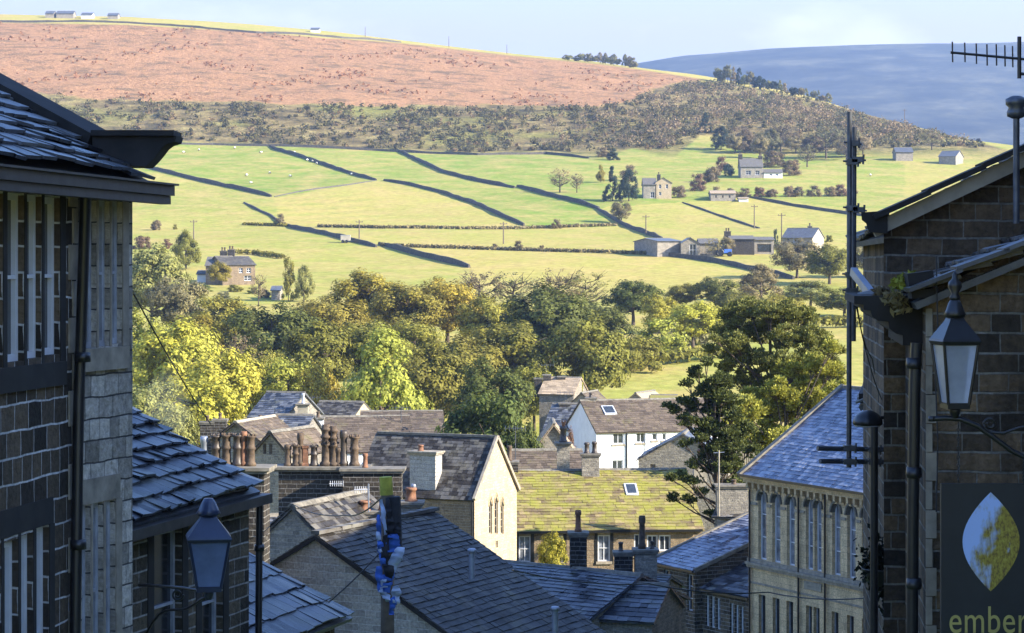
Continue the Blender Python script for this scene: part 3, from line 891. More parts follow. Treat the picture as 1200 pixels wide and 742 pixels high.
# cottage below it, with the stone roof carrying painted sky sheen
B0, B1 = (-4.70, 25.2), (-3.36, 29.42)
root = empty('cottage', (-5, 28, -7.6), 'low stone cottage under a slate roof with painted sky sheen behind the left lantern', 'cottage')
w1 = Wall(B0, B1)
ws = [w1, Wall(B1, (-8.2, 31.0)), Wall((-8.2, 31.0), (-9.5, 26.8)), Wall((-9.5, 26.8), B0)]
ops = [w1.rect(180, 622, 213, 800), w1.rect(236, 615, 261, 800)]
mb = MB()
wall_mesh(mb, ws[0], -7.6, -2.78, ops, .14)
wall_mesh(mb, ws[1], -7.6, -2.78, [], .1, (ws[1].L / 2, -1.4))
wall_mesh(mb, ws[2], -7.6, -2.78); wall_mesh(mb, ws[3], -7.6, -2.78, [], .1, (ws[3].L / 2, -1.4))
mb.build('wall', MAT['cottage_stone'], root)
for r in ops:
    f = window(root, w1, r, 'grey', .14)
    mb = MB()
    mb.obox(w1.a, w1.U, w1.Z, w1.N, (r[0] - .16, r[0] - .004), (-7, r[3]), (-.02, .012))
    mb.obox(w1.a, w1.U, w1.Z, w1.N, (r[1] + .004, r[1] + .16), (-7, r[3]), (-.02, .012))
    mb.build('jamb', MAT['sooted'], f)
mb = MB()
inn = -w1.N
ea, eb = w1.p(-.6, -2.90, .24), Vector((X_at(307, 29.6), 29.6, -2.88))
slates(mb, ea, eb, inn, .53, 2.6, .30, .22, .035, seed=9, jit=2.2)
slates(mb, ws[2].p(-.1, -2.90, .24), ws[2].p(ws[2].L + .1, -2.9, .24), w1.N, .53, 2.6, .3, .3, .03, seed=10)
rf = mb.build('roof', MAT['sheen_slate'], root)
mb = MB(); beam(mb, ea + Vector((.05, 0, -.13)), eb + Vector((.06, .1, -.13)), .14, .12); mb.build('gutter', MAT['gutter'], root)
down(root, [at(304, 588, 29.5), at(303, 742, 29.4), at(303, 860, 29.3)], .045, collars=(.2, .6))

# lean-to roof further down the street
Yc = 35.6
Cc = at(414, 716, Yc)
dirc = Vector((.31, .95, 0)).normalized(); nin = Vector((-dirc.y, dirc.x, 0))
root, w, ws = house('outhouse', 'small outhouse with blue stone slate roof at the bottom left', 'outhouse', (Cc - dirc * 6.5 + nin * .25)[:2], (Cc - dirc * .15 + nin * .25)[:2], 6.4, -9.5, Cc.z, 1.62,
                    wall='cottage_stone', roof='sheen_slate', course=.46, wid=.26, over=.26, verge=.16, seed=21, jit=1.8)

# ------------------------------------------------------------------ lanterns
def lantern(name, label, x, zb, Y, mount, glass_px, s=1.0, lampm='black', tall=True):
    """four sided street lantern; zb = underside of the glass box"""
    root = empty(name, (x, Y, zb), label, 'street lamp')
    c = Vector((x, Y, zb))
    w0, w1_, h = (.098 if tall else .115) * s, (.158 if tall else .190) * s, (.52 if tall else .44) * s
    rot = R(45) + R(10)
    mb = MB()
    for k in range(4):
        a = rot + k * math.pi / 2
        p, q = (c + Vector((math.cos(a) * w0 * 1.35, math.sin(a) * w0 * 1.35, 0)), c + Vector((math.cos(a) * w1_ * 1.38, math.sin(a) * w1_ * 1.38, h)))
        mb.tube([p, q], .014 * s, 6)
    mb.lathe(c, [(w0 * 1.42, -.035 * s), (w0 * 1.45, .012 * s), (w0 * 1.1, .014 * s)], 4, smooth=False, rot=rot)
    mb.lathe(c, [(.03 * s, -.12 * s), (.05 * s, -.06 * s), (.05 * s, -.03 * s)], 10)
    mb.build('lamp_frame', MAT[lampm], root)
    mb = MB()
    mb.lathe(c, [(w0 * 1.3, .016 * s), (w1_ * 1.32, h - .004 * s)], 4, smooth=False, rot=rot)
    mb.build('lamp_glass', MAT[glass_px], root)
    mb = MB()
    mb.lathe(c, [(.02, .02), (.035, .06), (.03, h * .45), (.07, h * .55), (.085, h * .8), (.05, h * .97)], 10)
    mb.build('burner', MAT['white_paint'], root)
    mb = MB()
    mb.lathe(c, [(w1_ * 1.45, h), (w1_ * 1.56, h + .03 * s), (w1_ * 1.5, h + .05 * s), (w1_ * .66, h + .20 * s), (w1_ * .5, h + .24 * s)], 4, smooth=False, rot=rot)
    mb.lathe(c, [(w1_ * .52, h + .235 * s), (w1_ * .62, h + .26 * s), (w1_ * .5, h + .30 * s), (w1_ * .36, h + .36 * s), (w1_ * .22, h + .40 * s)], 12)
    mb.build('lamp_hood', MAT[lampm], root)
    if not tall:
        mount(root)
        return root
    mb = MB()
    mb.lathe(c, [(.045 * s, h + .39 * s), (.05 * s, h + .41 * s), (.03 * s, h + .44 * s), (.062 * s, h + .50 * s), (.055 * s, h + .54 * s), (.022 * s, h + .575 * s), (.026 * s, h + .60 * s), (.004 * s, h + .64 * s)], 12)
    mb.build('finial', MAT[lampm], root)
    mount(root)
    return root

MAT['blue_lamp'] = plain('blue grey lamp paint', (0.022, 0.035, 0.075), 0.35, var=0.2, spec=0.6)
MAT['dull_glass'] = plain('dusty blue lamp glass', (0.15, 0.21, 0.36), 0.3, var=0.25, scale=3)
def mount_left(root):
    Y = 24.0
    mb = MB()
    mb.tube([at(244, 694, Y), at(215, 689, Y + .3), at(175, 686, Y + .9), at(163, 686, 25.8)], .017, 7)
    pts = [at(244, 700, Y)]
    for k in range(9):
        t = k / 8
        pts.append(at(236 - 66 * t, 702 + 46 * t * t + 8 * math.sin(t * 6), Y + 1.6 * t))
    mb.tube(pts, .015, 7)
    sp = [at(208 + 7 * math.cos(a) * (1 - a / 14), 697 + 7 * math.sin(a) * (1 - a / 14), Y + .45) for a in np.linspace(0, 9, 26)]
    mb.tube(sp, .012, 6)
    mb.build('bracket', MAT['black'], root)
def lantern_left():
    return lantern('street_lamp', 'blue grey lantern on a bracket in front of the left cottage roof', X_at(244.5, 24), Z_at(688, 24), 24.0, mount_left, 'dull_glass', 1.1, 'blue_lamp', False)
lantern_left()
for k_ in ('lamp_glass',):
    MAT[k_].node_tree.nodes['Principled BSDF'].inputs['Transmission Weight'].default_value = .45

def mount_right(root):
    Y = 18.0
    mb = MB()
    mb.tube([at(1119, 478, Y), at(1119, 492, Y)], .018, 7)
    mb.tube([at(1092, 491, Y), at(1108, 490, Y), at(1125, 491, Y), at(1145, 499, Y), at(1165, 513, Y), at(1185, 528, Y), at(1205, 538, Y), at(1235, 547, Y), at(1270, 549, Y + .9)], .021, 8)
    sp = [at(1160 + 9 * math.cos(a) * (1 - a / 15), 497 + 9 * math.sin(a) * (1 - a / 15), Y) for a in np.linspace(1.2, 10, 28)]
    mb.tube(sp, .011, 6)
    mb.tube([at(1156, 506, Y), at(1175, 508, Y), at(1195, 501, Y), at(1225, 497, Y), at(1260, 500, Y + .9)], .012, 6)
    mb.lathe(at(1092, 491, Y) - Vector((0, 0, .02)), [(.028, 0), (.028, .04)], 8)
    mb.build('bracket', MAT['black'], root)
lantern('street_lamp', 'black lantern with white glass and ball finial on the scrolled bracket above the black sign', X_at(1119, 18), Z_at(474, 18), 18.0, mount_right, 'lamp_glass', .90)

# ------------------------------------------------------------------ hanging sign
def leaf_material():
    m, n, l, p = newmat('gold and sky leaf print')
    tc = n.new('ShaderNodeTexCoord')
    mp = n.new('ShaderNodeMapping'); mp.inputs['Rotation'].default_value = (0, R(12), 0); mp.inputs['Scale'].default_value = (11, 1, 6); l.new(tc.outputs['Object'], mp.inputs[0])
    f = noise(n, l, mp.outputs[0], 1.0, 3, .55)
    g = noise(n, l, mp.outputs[0], 4.5, 4, .6)
    sx = n.new('ShaderNodeSeparateXYZ'); l.new(tc.outputs['Object'], sx.inputs[0])
    a = n.new('ShaderNodeMath'); a.operation = 'MULTIPLY_ADD'; a.inputs[1].default_value = -1.35; l.new(sx.outputs[0], a.inputs[0]); l.new(f, a.inputs[2])
    b = n.new('ShaderNodeMath'); b.operation = 'MULTIPLY_ADD'; b.inputs[1].default_value = .42; l.new(sx.outputs[2], b.inputs[0]); l.new(a.outputs[0], b.inputs[2])
    gold = ramp(n, l, g, [(.32, (0.10, 0.055, 0.02)), (.5, (0.30, 0.23, 0.025)), (.7, (0.44, 0.38, 0.06))])
    c = mix(n, l, ramp(n, l, b.outputs[0], [(.52, 0.0), (.74, 1.0)]), gold, (0.40, 0.55, 0.88))
    l.new(c, p.inputs['Base Color']); p.inputs['Roughness'].default_value = .5
    return m
Ys = 17.9
sg = empty('hanging_sign', at(1161, 660, Ys), 'black hanging sign with a gold leaf shape and the word ember', 'sign')
mb = MB(); mb.prism([at(1103, 567, Ys), at(1103, 800, Ys), at(1221, 800, Ys), at(1221, 567, Ys)], Vector((0, .05, 0))); mb.build('board', MAT['sign'], sg)
mb = MB()
poly = []
n_ = 18
for k in range(n_ + 1):
    t = k / n_; poly.append((1161 + 34 * math.sin(math.pi * t) ** .92 + (0), 577 + 116 * t))
for k in range(n_ - 1, 0, -1):
    t = k / n_; poly.append((1161 - 33 * math.sin(math.pi * t) ** .92, 577 + 116 * t))
mb.prism([at(x, y, Ys - .004) for x, y in poly], Vector((0, .003, 0)))
mb.build('leaf_emblem', leaf_material(), sg)
td = bpy.data.curves.new('lettering', 'FONT')
td.body = 'ember'; td.size = .30; td.extrude = .002; td.align_x = 'CENTER'; td.space_character = 1.05
td.materials.append(MAT['gold'])
to = bpy.data.objects.new('lettering', td)
COL.objects.link(to)
me_ = bpy.data.meshes.new_from_object(to.evaluated_get(bpy.context.evaluated_depsgraph_get()))
COL.objects.unlink(to); bpy.data.objects.remove(to)
to = bpy.data.objects.new('lettering', me_); COL.objects.link(to); to.parent = sg
if not me_.materials: me_.materials.append(MAT['gold'])
pp = at(1158, 741.5, Ys) - sg.location
to.location = (pp.x, pp.y - .006, pp.z); to.rotation_euler = (R(90), 0, 0); to.scale = (.76, 1, 1)
for px_ in (1123, 1200):
    mb = MB()
    for k in range(13):
        c = at(px_, 496 + (2 if px_ < 1150 else 44) + k * ((567 - 498 if px_ < 1150 else 567 - 540) / 13), Ys)
        dx = Vector((.011, 0, 0)) if k % 2 else Vector((0, .011, 0))
        mb.tube([c + dx, c + Vector((0, 0, .018)), c - dx, c - Vector((0, 0, .024)), c + dx], .0045, 5)
    mb.build('chain', MAT['black'], sg)

# ------------------------------------------------------------------ right foreground houses
def gable_house_right():
    # near one: low gable with the lantern and sign
    w = Wall((3.45, 19.2), (11.5, 18.9))
    root = empty('gable_cottage', (7, 20.5, -6), 'rough stone gable at the right edge behind the lantern and sign', 'cottage')
    mb = MB()
    wall_mesh(mb, w, -6, -.22, [], .1, (4.0, 1.48))
    side = Wall((3.74, 21.9), (3.45, 19.2))
    so = side.rect(1046, 520, 1056, 700)
    wall_mesh(mb, side, -6, -.22)
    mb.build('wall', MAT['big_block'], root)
    mb = MB()
    tan = 1.68 / 4.0
    slates(mb, side.p(0, -.28, .12), side.p(side.L + .16, -.28, .12), -side.N, tan, 4.2, .28, .36, .03, seed=31, jit=2)
    rf = mb.build('roof', MAT['sheen_slate'], root)
    mb = MB()
    k = 11
    p0, p1 = Vector((3.26, 19.03, -.24)), Vector((7.5, 18.88, 1.55))
    for i in range(k):
        a, b = p0.lerp(p1, i / k), p0.lerp(p1, (i + 1.12) / k)
        beam(mb, a + Vector((0, 0, .03 + .012 * (i % 2))), b + Vector((0, 0, .015)), .34, .035)
    mb.build('verge_slates', MAT['sheen_slate'], root)
    # heavy moulded eaves cornice seen end on
    mb = MB()
    pr = [(1001, 347), (1091, 346), (1091, 404), (1058, 405), (1058, 393), (1050, 391), (1042, 385), (1041, 377), (1029, 376), (1022, 371), (1020, 364), (1012, 363), (1012, 357), (1001, 356)]
    mb.prism([at(x, y, 19.6) for x, y in pr][::-1], Vector((.26, 2.35, 0)))
    mb.build('cornice', MAT['sooted'], root)
    mb = MB(); beam(mb, at(1062, 330, 19.15), at(1092, 326, 19.15), .22, .13); beam(mb, at(1066, 345, 19.15), at(1094, 343, 19.15), .2, .07); mb.build('kneeler', MAT['sooted'], root)
    mb = MB(); mb.tube([at(1074, 402, 19.3), at(1072, 450, 19.3), at(1070, 600, 19.3), at(1068, 880, 19.3)], .05, 9)
    for y in (432, 560, 690): mb.lathe(at(1071, y, 19.3), [(.062, 0), (.07, .03), (.062, .09)], 9)
    mb.build('drainpipe', MAT['black'], root)
    mb = MB()                                                  # quoins in paler stone, painting in the edge lit from the street
    for k in range(16):
        z = -4.2 + k * .24
        lw = .05 if k % 2 else .085
        mb.obox(w.a, w.U, w.Z, w.N, (0.0, lw), (z, z + .232), (-.02, .016))
    mb.build('quoins', MAT['dress'], root)
    mb = MB(); mb.tube([at(1097, 300, 19.0), at(1099, 390, 18.95), at(1096, 440, 18.95), at(1099, 520, 18.95), at(1097, 600, 18.95)], .006, 5); mb.build('cable_run', MAT['cable'], root)
    # taller one behind it
    w = Wall((3.55, 22.0), (12.6, 21.6))
    root = empty('gable_house', (8, 25, -6), 'tall blackened block stone gable rising to the right edge under the aerial', 'house')
    mb = MB()
    wall_mesh(mb, w, -6, .42, [], .1, (4.5, 2.55))
    side = Wall((4.45, 29.2), (3.76, 22.15))
    o = [side.rect(1041, 500, 1046, 640)]
    wall_mesh(mb, side, -6, .42)
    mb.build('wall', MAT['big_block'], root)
    mb = MB()
    tan = 2.13 / 4.5
    slates(mb, side.p(-.1, .30, .2), side.p(side.L + .02, .30, .2), -side.N, tan, 4.6, .28, .36, .03, seed=33, jit=1.5)
    rf = mb.build('roof', MAT['stone_slate'], root)
    mb = MB()
    p0, p1 = Vector((3.42, 21.95, .37)), Vector((8.05, 21.75, 2.56))
    for i in range(9):
        a, b = p0.lerp(p1, i / 9), p0.lerp(p1, (i + 1.03) / 9)
        beam(mb, a + Vector((0, 0, .075)), b + Vector((0, 0, .06)), .5, .05)
    mb.build('verge_slates', MAT['sooted'], rf)
    mb = MB(); beam(mb, p0 + Vector((0, -.10, -.05)), p1 + Vector((0, -.10, -.05)), .12, .13); mb.build('verge_board', MAT['pale_coping'], root)
    mb = MB()
    pr = [(1009, 249), (1040, 247), (1040, 274), (1018, 272), (1015, 262), (1010, 258)]
    mb.prism([at(x, y, 21.75) for x, y in pr][::-1], Vector((.1, .5, 0)))
    mb.build('kneeler', MAT['sooted'], root)
    # tall flue pipe with cowl
    mb = MB(); mb.tube([at(1191, 262, 21.3), at(1191, 138, 21.3)], .03, 9); mb.lathe(at(1191, 139, 21.3), [(.04, 0), (.085, .02), (.09, .06), (.07, .10), (.10, .13), (.10, .18), (.04, .21)], 12)
    mb.build('flue_pipe', MAT['steel'], root)
    # third, edge on along the street
    w = Wall((7.55, 45), (4.86, 29.6))
    root, w, ws = house('street_house', 'shaded street house seen edge on behind the scaffold pole', 'house', (7.55, 45), (4.86, 29.6), 8, -13, -1.62, 2.2,
                        wall='mill', roof='stone_slate', over=.42, verge=.15, seed=35)
    mb = MB()
    for z, n1, h in ((-1.78, .40, .12), (-1.92, .30, .12), (-2.06, .2, .12)):
        mb.obox(w.a, w.U, w.Z, w.N, (0, w.L + .05), (z, z + h), (-.02, n1))
    mb.build('cornice', MAT['sooted'], root)
    for k in range(6):
        u = 2.2 + k * 2.1
        for zb in (-4.4, -8.0):
            mb = MB()
            mb.obox(w.a, w.U, w.Z, w.N, (u - .1, u), (zb, zb + 1.7), (-.02, .09)); mb.obox(w.a, w.U, w.Z, w.N, (u + .9, u + 1.0), (zb, zb + 1.7), (-.02, .09))
            mb.obox(w.a, w.U, w.Z, w.N, (u - .2, u + 1.1), (zb - .16, zb), (-.02, .14))
            mb.build('window_surround', MAT['dress'], root)
    down(root, [w.p(w.L - .2, -2.1, .12), w.p(w.L - .2, -12.9, .12)], .05)
    # unseen houses added on the same side to keep the street in shade
    house('shade_terrace', 'unseen terraced house added behind the right hand gables to shade the street', 'house', (14.6, 89), (8.4, 47), 8, -18, -1.8, 4.2, roof='stone_slate', detail=False, seed=36)
    house('shade_house', 'unseen tall house added on the right to shade the near gables', 'house', (7.6, 7.8), (21.5, 7.8), 10.6, -4, 8.6, 3.6, roof='stone_slate', detail=False, seed=37)
house('shade_caster', 'tall warehouse added unseen behind the right gables to block the sun', 'shade_caster', (13.6, 41), (13.6, 19.8), 10, -8, 8.0, 3.2, roof='stone_slate', detail=False, seed=38)  # unseen block added to keep the sun off the left cottage
gable_house_right()

# aerial over the right gable
an = empty('tv_aerial', at(1196, 90, 22), 'black comb shaped television aerial against the moor at the top right', 'aerial')
mb = MB(); mb.tube([at(1194.5, 43, 22), at(1194.5, 92, 22)], .02, 8); mb.tube([at(1194.5, 86, 22), at(1230, 92, 22), at(1240, 170, 22.2)], .016, 7); mb.build('mast', MAT['black'], an)
mb = MB(); mb.tube([at(1114, 61.5, 22), at(1201, 69.5, 22)], .013, 7); mb.build('boom', MAT['black'], an)
for k, (x, y0, y1) in enumerate(((1116, 49, 73), (1130.5, 50, 73), (1144, 51, 75), (1156.5, 52, 77), (1167.5, 52, 77), (1177.5, 53, 78), (1186.5, 54, 79))):
    mb = MB(); mb.tube([at(x, y0, 22), at(x + .4, y1, 22)], .0075, 6); mb.build('element', MAT['black'], an)

# scaffold tubes
sc = empty('scaffold_frame', at(1000, 742, 23.4), 'upright steel scaffold tubes with couplers standing before the right houses', 'scaffold')
def tubes(name, a, b, r=.0245, mat='steel'):
    mb = MB(); mb.tube([a, b], r, 10); mb.build(name, MAT[mat], sc)
tubes('upright', at(995.5, 131, 23.4), at(994.8, 548, 23.4), .026)
tubes('upright', at(1001.2, 149, 23.5), at(1000.4, 400, 23.5), .024)
tubes('upright', at(1024.5, 500, 23.2), at(1024, 980, 23.2), .04, 'black')
tubes('ledger', at(958, 525.5, 23.3), at(1046, 527, 23.6), .026)
tubes('ledger', at(961, 540.5, 23.35), at(1046, 541.5, 23.7), .026)
for px_, py_, Y in ((998, 190, 23.4), (1004, 187, 23.4), (998, 244, 23.4), (1005, 246, 23.4), (997, 322, 23.4), (997, 341, 23.4), (995, 525, 23.3), (995, 541, 23.3), (1024, 527, 23.3), (1024, 541, 23.3), (999, 168, 23.45)):
    mb = MB()
    c = at(px_, py_, Y - .01)
    mb.obox(c, Vector((1, 0, 0)), Zv, Vector((0, 1, 0)), (-.055, .055), (-.028, .028), (-.045, .045))
    mb.tube([c + Vector((-.09, -.02, .01)), c + Vector((.09, -.02, -.01))], .011, 6)
    mb.tube([c + Vector((.06, -.03, -.05)), c + Vector((.065, -.03, .05))], .011, 6)
    mb.build('coupler', MAT['steel'], sc)
mb = MB()
beam(mb, at(1000, 318, 21.4), at(1022, 346, 20.9), .06, .075)
beam(mb, at(1006, 346, 20.9), at(1030, 340, 20.9), .05, .04)
gb = mb.build('pipe_bracket', MAT['zinc'], None)
tag(gb, 'short pale metal pipe leaning from the scaffold onto the eaves cornice', 'pipe')

# black floodlight under the street house eaves
fl = empty('floodlight', at(1020, 490, 25), 'black dome floodlight under the eaves beside the scaffold pole', 'floodlight')
mb = MB()
c = at(1017, 497, 25)
prof = [(.165 * math.cos(a), .15 * math.sin(a)) for a in np.linspace(0, 1.5, 7)]
mb.lathe(c, [(.15, -.012)] + prof, 14)
mb.build('housing', MAT['black'], fl)
mb = MB(); mb.lathe(c - Vector((0, 0, .03)), [(.13, 0), (.145, .02)], 14); mb.build('lens', MAT['lamp_glass'], fl)
mb = MB(); mb.tube([c + Vector((.1, 0, .07)), c + Vector((.35, .1, .06)), c + Vector((.62, .8, .02))], .02, 7); mb.build('arm', MAT['black'], fl)

# overhead cables
def cable(label, pts, r, sag=0.0, n=14):
    mb = MB()
    out = []
    for (p, q) in zip(pts[:-1], pts[1:]):
        for k in range(n):
            t = k / n
            out.append(p.lerp(q, t) - Zv * sag * 4 * t * (1 - t))
    out.append(pts[-1])
    mb.tube(out, r, 5)
    o = mb.build('overhead_cable', MAT['cable'], None)
    tag(o, label, 'cable')
cable('thin cable running down past the yellow trees to the left cottage roof', [at(157, 345, 20.9), at(247, 497, 33)], .008, .05)
cable('dark cable looping across the foot of the stone gable to the ribboned pole', [at(385, 706, 31.5), at(452, 640, 32)], .010, .03)
cable('thin cable crossing level in front of the arched hall', [at(600, 668, 50), at(760, 684, 60), at(900, 694, 66), at(1024, 700, 60)], .018, .12)
cable('pale wire drooping from the ribboned pole to the chimney pots', [at(450, 580, 32), at(405, 604, 45), at(345, 592, 62)], .014, .1)
cable('wire hanging from the scaffold top past the black floodlight', [at(1003, 345, 23.4), at(1012, 400, 24), at(1034, 470, 25.5)], .006, .05)
cable('wire strung beside the scaffold pole to the shaded eaves', [at(1001, 345, 23.4), at(1022, 420, 26), at(1036, 462, 29)], .006, .12)
# ------------------------------------------------------------------ middle village
# big slate roof with the grey gable in front
R0 = at(372, 628, 62); rdir = Vector((.447, .894, 0)); rl = Vector((-.894, .447, 0)); rr_ = -rl
half_r, tanm = 6.4, .58
fr = R0 + rl * 3.6; fr2 = R0 + rr_ * half_r
root = empty('gable_barn', (R0.x, R0.y + 3, -14.5), 'grey coursed stone gable with a broad dark slate roof in the lower middle', 'house')
w = Wall(fr[:2], fr2[:2])
mb = MB()
zl, zrr = R0.z - 3.6 * tanm, R0.z - half_r * tanm
zz = -14.5
mb.face([w.p(0, zz), w.p(w.L, zz), w.p(w.L, zrr), w.p(3.6, R0.z), w.p(0, zl)])
far = rdir * 6.5
mb.face([w.p(w.L, zz), w.p(w.L, zz) + far, w.p(w.L, zrr) + far, w.p(w.L, zrr)])
mb.face([w.p(0, zz) + far, w.p(0, zz), w.p(0, zl), w.p(0, zl) + far])
mb.face([w.p(w.L, zz) + far, w.p(0, zz) + far, w.p(0, zl) + far, w.p(3.6, R0.z) + far, w.p(w.L, zrr) + far])
mb.build('wall', MAT['gable_stone'], root)
mb = MB()
ov = .12
slates(mb, w.p(w.L, zrr + .05, ov), w.p(w.L, zrr + .05) + far + rdir * .1, rl, tanm, half_r, .25, .30, .022, seed=41, jit=1.1)
slates(mb, w.p(0, zl + .05) + far + rdir * .1, w.p(0, zl + .05, ov), rr_, tanm, 3.6, .25, .30, .022, seed=42)
rf = mb.build('roof', MAT['dark_slate'], root)
mb = MB()
for i in range(12):
    a = R0 + Vector((0, 0, .10)) - rdir * ov + rdir * (6.7 * i / 12); b = R0 + Vector((0, 0, .10)) + rdir * (6.7 * (i + .97) / 12)
    beam(mb, a, b, .26, .1)
mb.build('ridge', MAT['stone_slate'], rf)
for q_ in (w.p(w.L + .1, zrr - .08, .10), w.p(-.15, zl - .1, .10)):
    mb = MB(); beam(mb, w.p(3.6, R0.z - .04, .10), q_, .06, .1); mb.build('verge', MAT['sooted'], root)
for (px_, py0, py1, Y) in ((553, 648, 674, 63.5), (650.5, 716, 742, 61.5), (478.5, 655, 674, 60)):
    if px_ < 500: continue
    mb = MB(); mb.tube([at(px_, py1 + 4, Y), at(px_, py0, Y)], .085, 10); mb.lathe(at(px_, py0, Y), [(.085, 0), (.12, .01), (.12, .10), (.09, .12)], 10)
    mb.build('vent_pipe', MAT['zinc'], root)

# ribboned pole
pb = at(454, 900, 32)
pl = empty('ribboned_pole', pb, 'wooden pole wound with blue and white ribbons before the grey gable', 'pole')
mb = MB(); mb.tube([pb, at(454, 580, 32)], [.098, .09], 12); mb.build('post', MAT['wood'], pl)
mb = MB(); mb.tube([at(453, 580, 32), at(452, 559, 32)], [.092, .088], 12); mb.build('post_head', MAT['sun_tinted_algae'], pl)
rnd = random.Random(8)
mb = MB(); mb.tube([at(461, 582, 31.95), at(463, 640, 31.95)], .10, 8); mb.build('wrap', MAT['cloth_dark'], pl)
def ribbon(px_, py_, wpx, hpx, mat, tilt, Y=31.84):
    """flat tied strip of cloth: folded at the knot, torn to a point at the end"""
    mb = MB()
    n = 8; vs = []
    rb = random.Random(int(px_ * 31 + py_))
    for k in range(n + 1):
        t = k / n
        x = px_ + tilt * t * hpx + rb.uniform(-1, 1); y = py_ + t * hpx
        ww = wpx * (.45 + .75 * math.sin(min(1, t * 1.25 + .1) * 2.6)) * rb.uniform(.8, 1.1)
        vs += [at(x - ww / 2, y + rb.uniform(-1, 1), Y + rb.uniform(-.05, .03)), at(x + ww / 2, y + rb.uniform(-2, 2), Y + rb.uniform(-.06, .02))]
    n0 = len(vs)
    vs += [v + Vector((0, .006, 0)) for v in vs]
    fs = []
    for k in range(n):
        a = 2 * k
        fs += [(a, a + 1, a + 3, a + 2), (n0 + a, n0 + a + 2, n0 + a + 3, n0 + a + 1), (a, a + 2, n0 + a + 2, n0 + a), (a + 1, n0 + a + 1, n0 + a + 3, a + 3)]
    mb.add(vs, fs, 0, True)
    mb.build('ribbon', MAT[mat], pl)
for r_ in ((447, 586, 5, 40, 'cloth_white', .12), (444, 604, 5, 34, 'cloth_blue', .02), (453, 584, 6, 30, 'cloth_dark', .15), (460, 626, 15, 22, 'cloth_blue', .05), (469, 640, 13, 30, 'cloth_white', -.38), (446, 634, 8, 30, 'cloth_blue', .12), (443, 622, 5, 26, 'cloth_white', .1),
           (444, 664, 9, 30, 'cloth_blue', .10), (454, 652, 10, 34, 'cloth_dark', .06), (457, 668, 12, 26, 'cloth_blue', -.2), (464, 688, 10, 20, 'cloth_white', .05), (447, 692, 9, 14, 'cloth_white', .7), (458, 606, 9, 26, 'cloth_dark', -.1), (452, 628, 9, 36, 'cloth_dark', -.05), (450, 676, 7, 22, 'cloth_white', -.05), (461, 700, 7, 20, 'cloth_blue', -.1), (466, 612, 6, 18, 'cloth_dark', .05)):
    ribbon(*r_)

# rubble house beside the gable, chimney rows behind
house('rubble_cottage', 'pale rubble gable with blue slates rising behind the grey gable', 'cottage', (X_at(290, 71), 70.6), (X_at(398, 69), 69.4), 5, -16, Z_at(650, 70), 1.45, ridge='perp', wall='rubble', roof='dark_slate', over=.1, verge=.1, seed=51)
root, w, ws = house('slate_cottage', 'blue slated cottage carrying the long row of chimney pots', 'cottage', (X_at(270, 80), 79.6), (X_at(440, 81), 81), 6, -17, Z_at(662, 80), 1.35, wall='cottage_stone', roof='blue_slate', seed=53)
zt = Z_at(546, 80)
sp = 2700 / 80.
def pot_at(px_, top, kind, mat, r=.14): return ((px_ - 377.5) / sp, (546 - top) / sp, r, kind, mat)
chimney(root, X_at(377.5, 80), 80, Z_at(650, 80), zt, 2.9, .95, 'soot_brick', [
    pot_at(337, 521, 0, 'terracotta'), pot_at(347, 520, 1, 'terracotta', .15), pot_at(352, 507, 0, 'terracotta', .13), pot_at(358, 522, 3, 'red_pot', .13), pot_at(368, 521, 1, 'dark_pot', .14),
    pot_at(382, 497, 2, 'terracotta', .20), pot_at(391, 499, 2, 'terracotta', .17), pot_at(397, 524, 0, 'terracotta', .14), pot_at(403, 504, 0, 'dark_pot', .15), pot_at(415.5, 509, 1, 'terracotta', .17)], .22, R(-3))
chimney(root, X_at(437, 79), 79, Z_at(650, 79), Z_at(548, 79), 2.0, .9, 'soot_brick', [((428 - 437) / 34, .5, .1, 0, 'red_pot')], .12)
ta = empty('tv_aerial', at(408, 585, 78.8), 'small grid aerial fixed on the sooty chimney stack below the pots', 'aerial')
mb = MB(); mb.tube([at(404.5, 600, 78.6), at(404.5, 560, 78.6)], .025, 7); mb.build('mast', MAT['zinc'], ta)
mb = MB(); mb.tube([at(386, 567, 78.5), at(405, 567, 78.6)], .02, 6)
for k in range(7): mb.tube([at(387 + k * 2.5, 563.5, 78.5), at(387 + k * 2.5, 570, 78.5)], .012, 5)
mb.build('grid', MAT['lead'], ta)
ta = empty('tv_aerial', at(424, 578, 72), 'small grid aerial left of the green topped pole', 'aerial')
mb = MB(); mb.tube([at(432, 600, 72), at(432, 567, 72)], .025, 7); mb.build('mast', MAT['zinc'], ta)
mb = MB(); mb.tube([at(415, 574, 72), at(433, 574, 72)], .02, 6)
for k in range(7): mb.tube([at(416 + k * 2.5, 570, 72), at(416 + k * 2.5, 578, 72)], .012, 5)
mb.build('grid', MAT['lead'], ta)
# low stack with two squat pots in front of the rubble gable
root, w, ws = house('back_cottage', 'cottage roof with a squat two pot chimney behind the grey gable', 'cottage', (X_at(372, 74), 74), (X_at(505, 74), 74.6), 5, -16, Z_at(655, 74), .6, wall='cottage_stone', roof='dark_slate', seed=57)
chimney(root, X_at(388, 74), 74, -11, Z_at(612, 74), 1.35, .8, 'soot_brick', [(-.3, .38, .2, 0, 'terracotta'), (.3, .40, .2, 0, 'terracotta')], .1)
chimney(root, X_at(440, 73.5), 73.5, -11, Z_at(598, 73.5), 1.3, .8, 'rubble', [(-.35, .32, .2, 0, 'red_pot'), (.25, .36, .17, 0, 'red_pot')], .08)
chimney(root, X_at(481, 72.8), 73.2, -11, Z_at(588, 73), .62, .7, 'rubble', [(0, .45, .2, 0, 'red_pot'), (.08, .55, .08, 0, 'zinc')], .12)

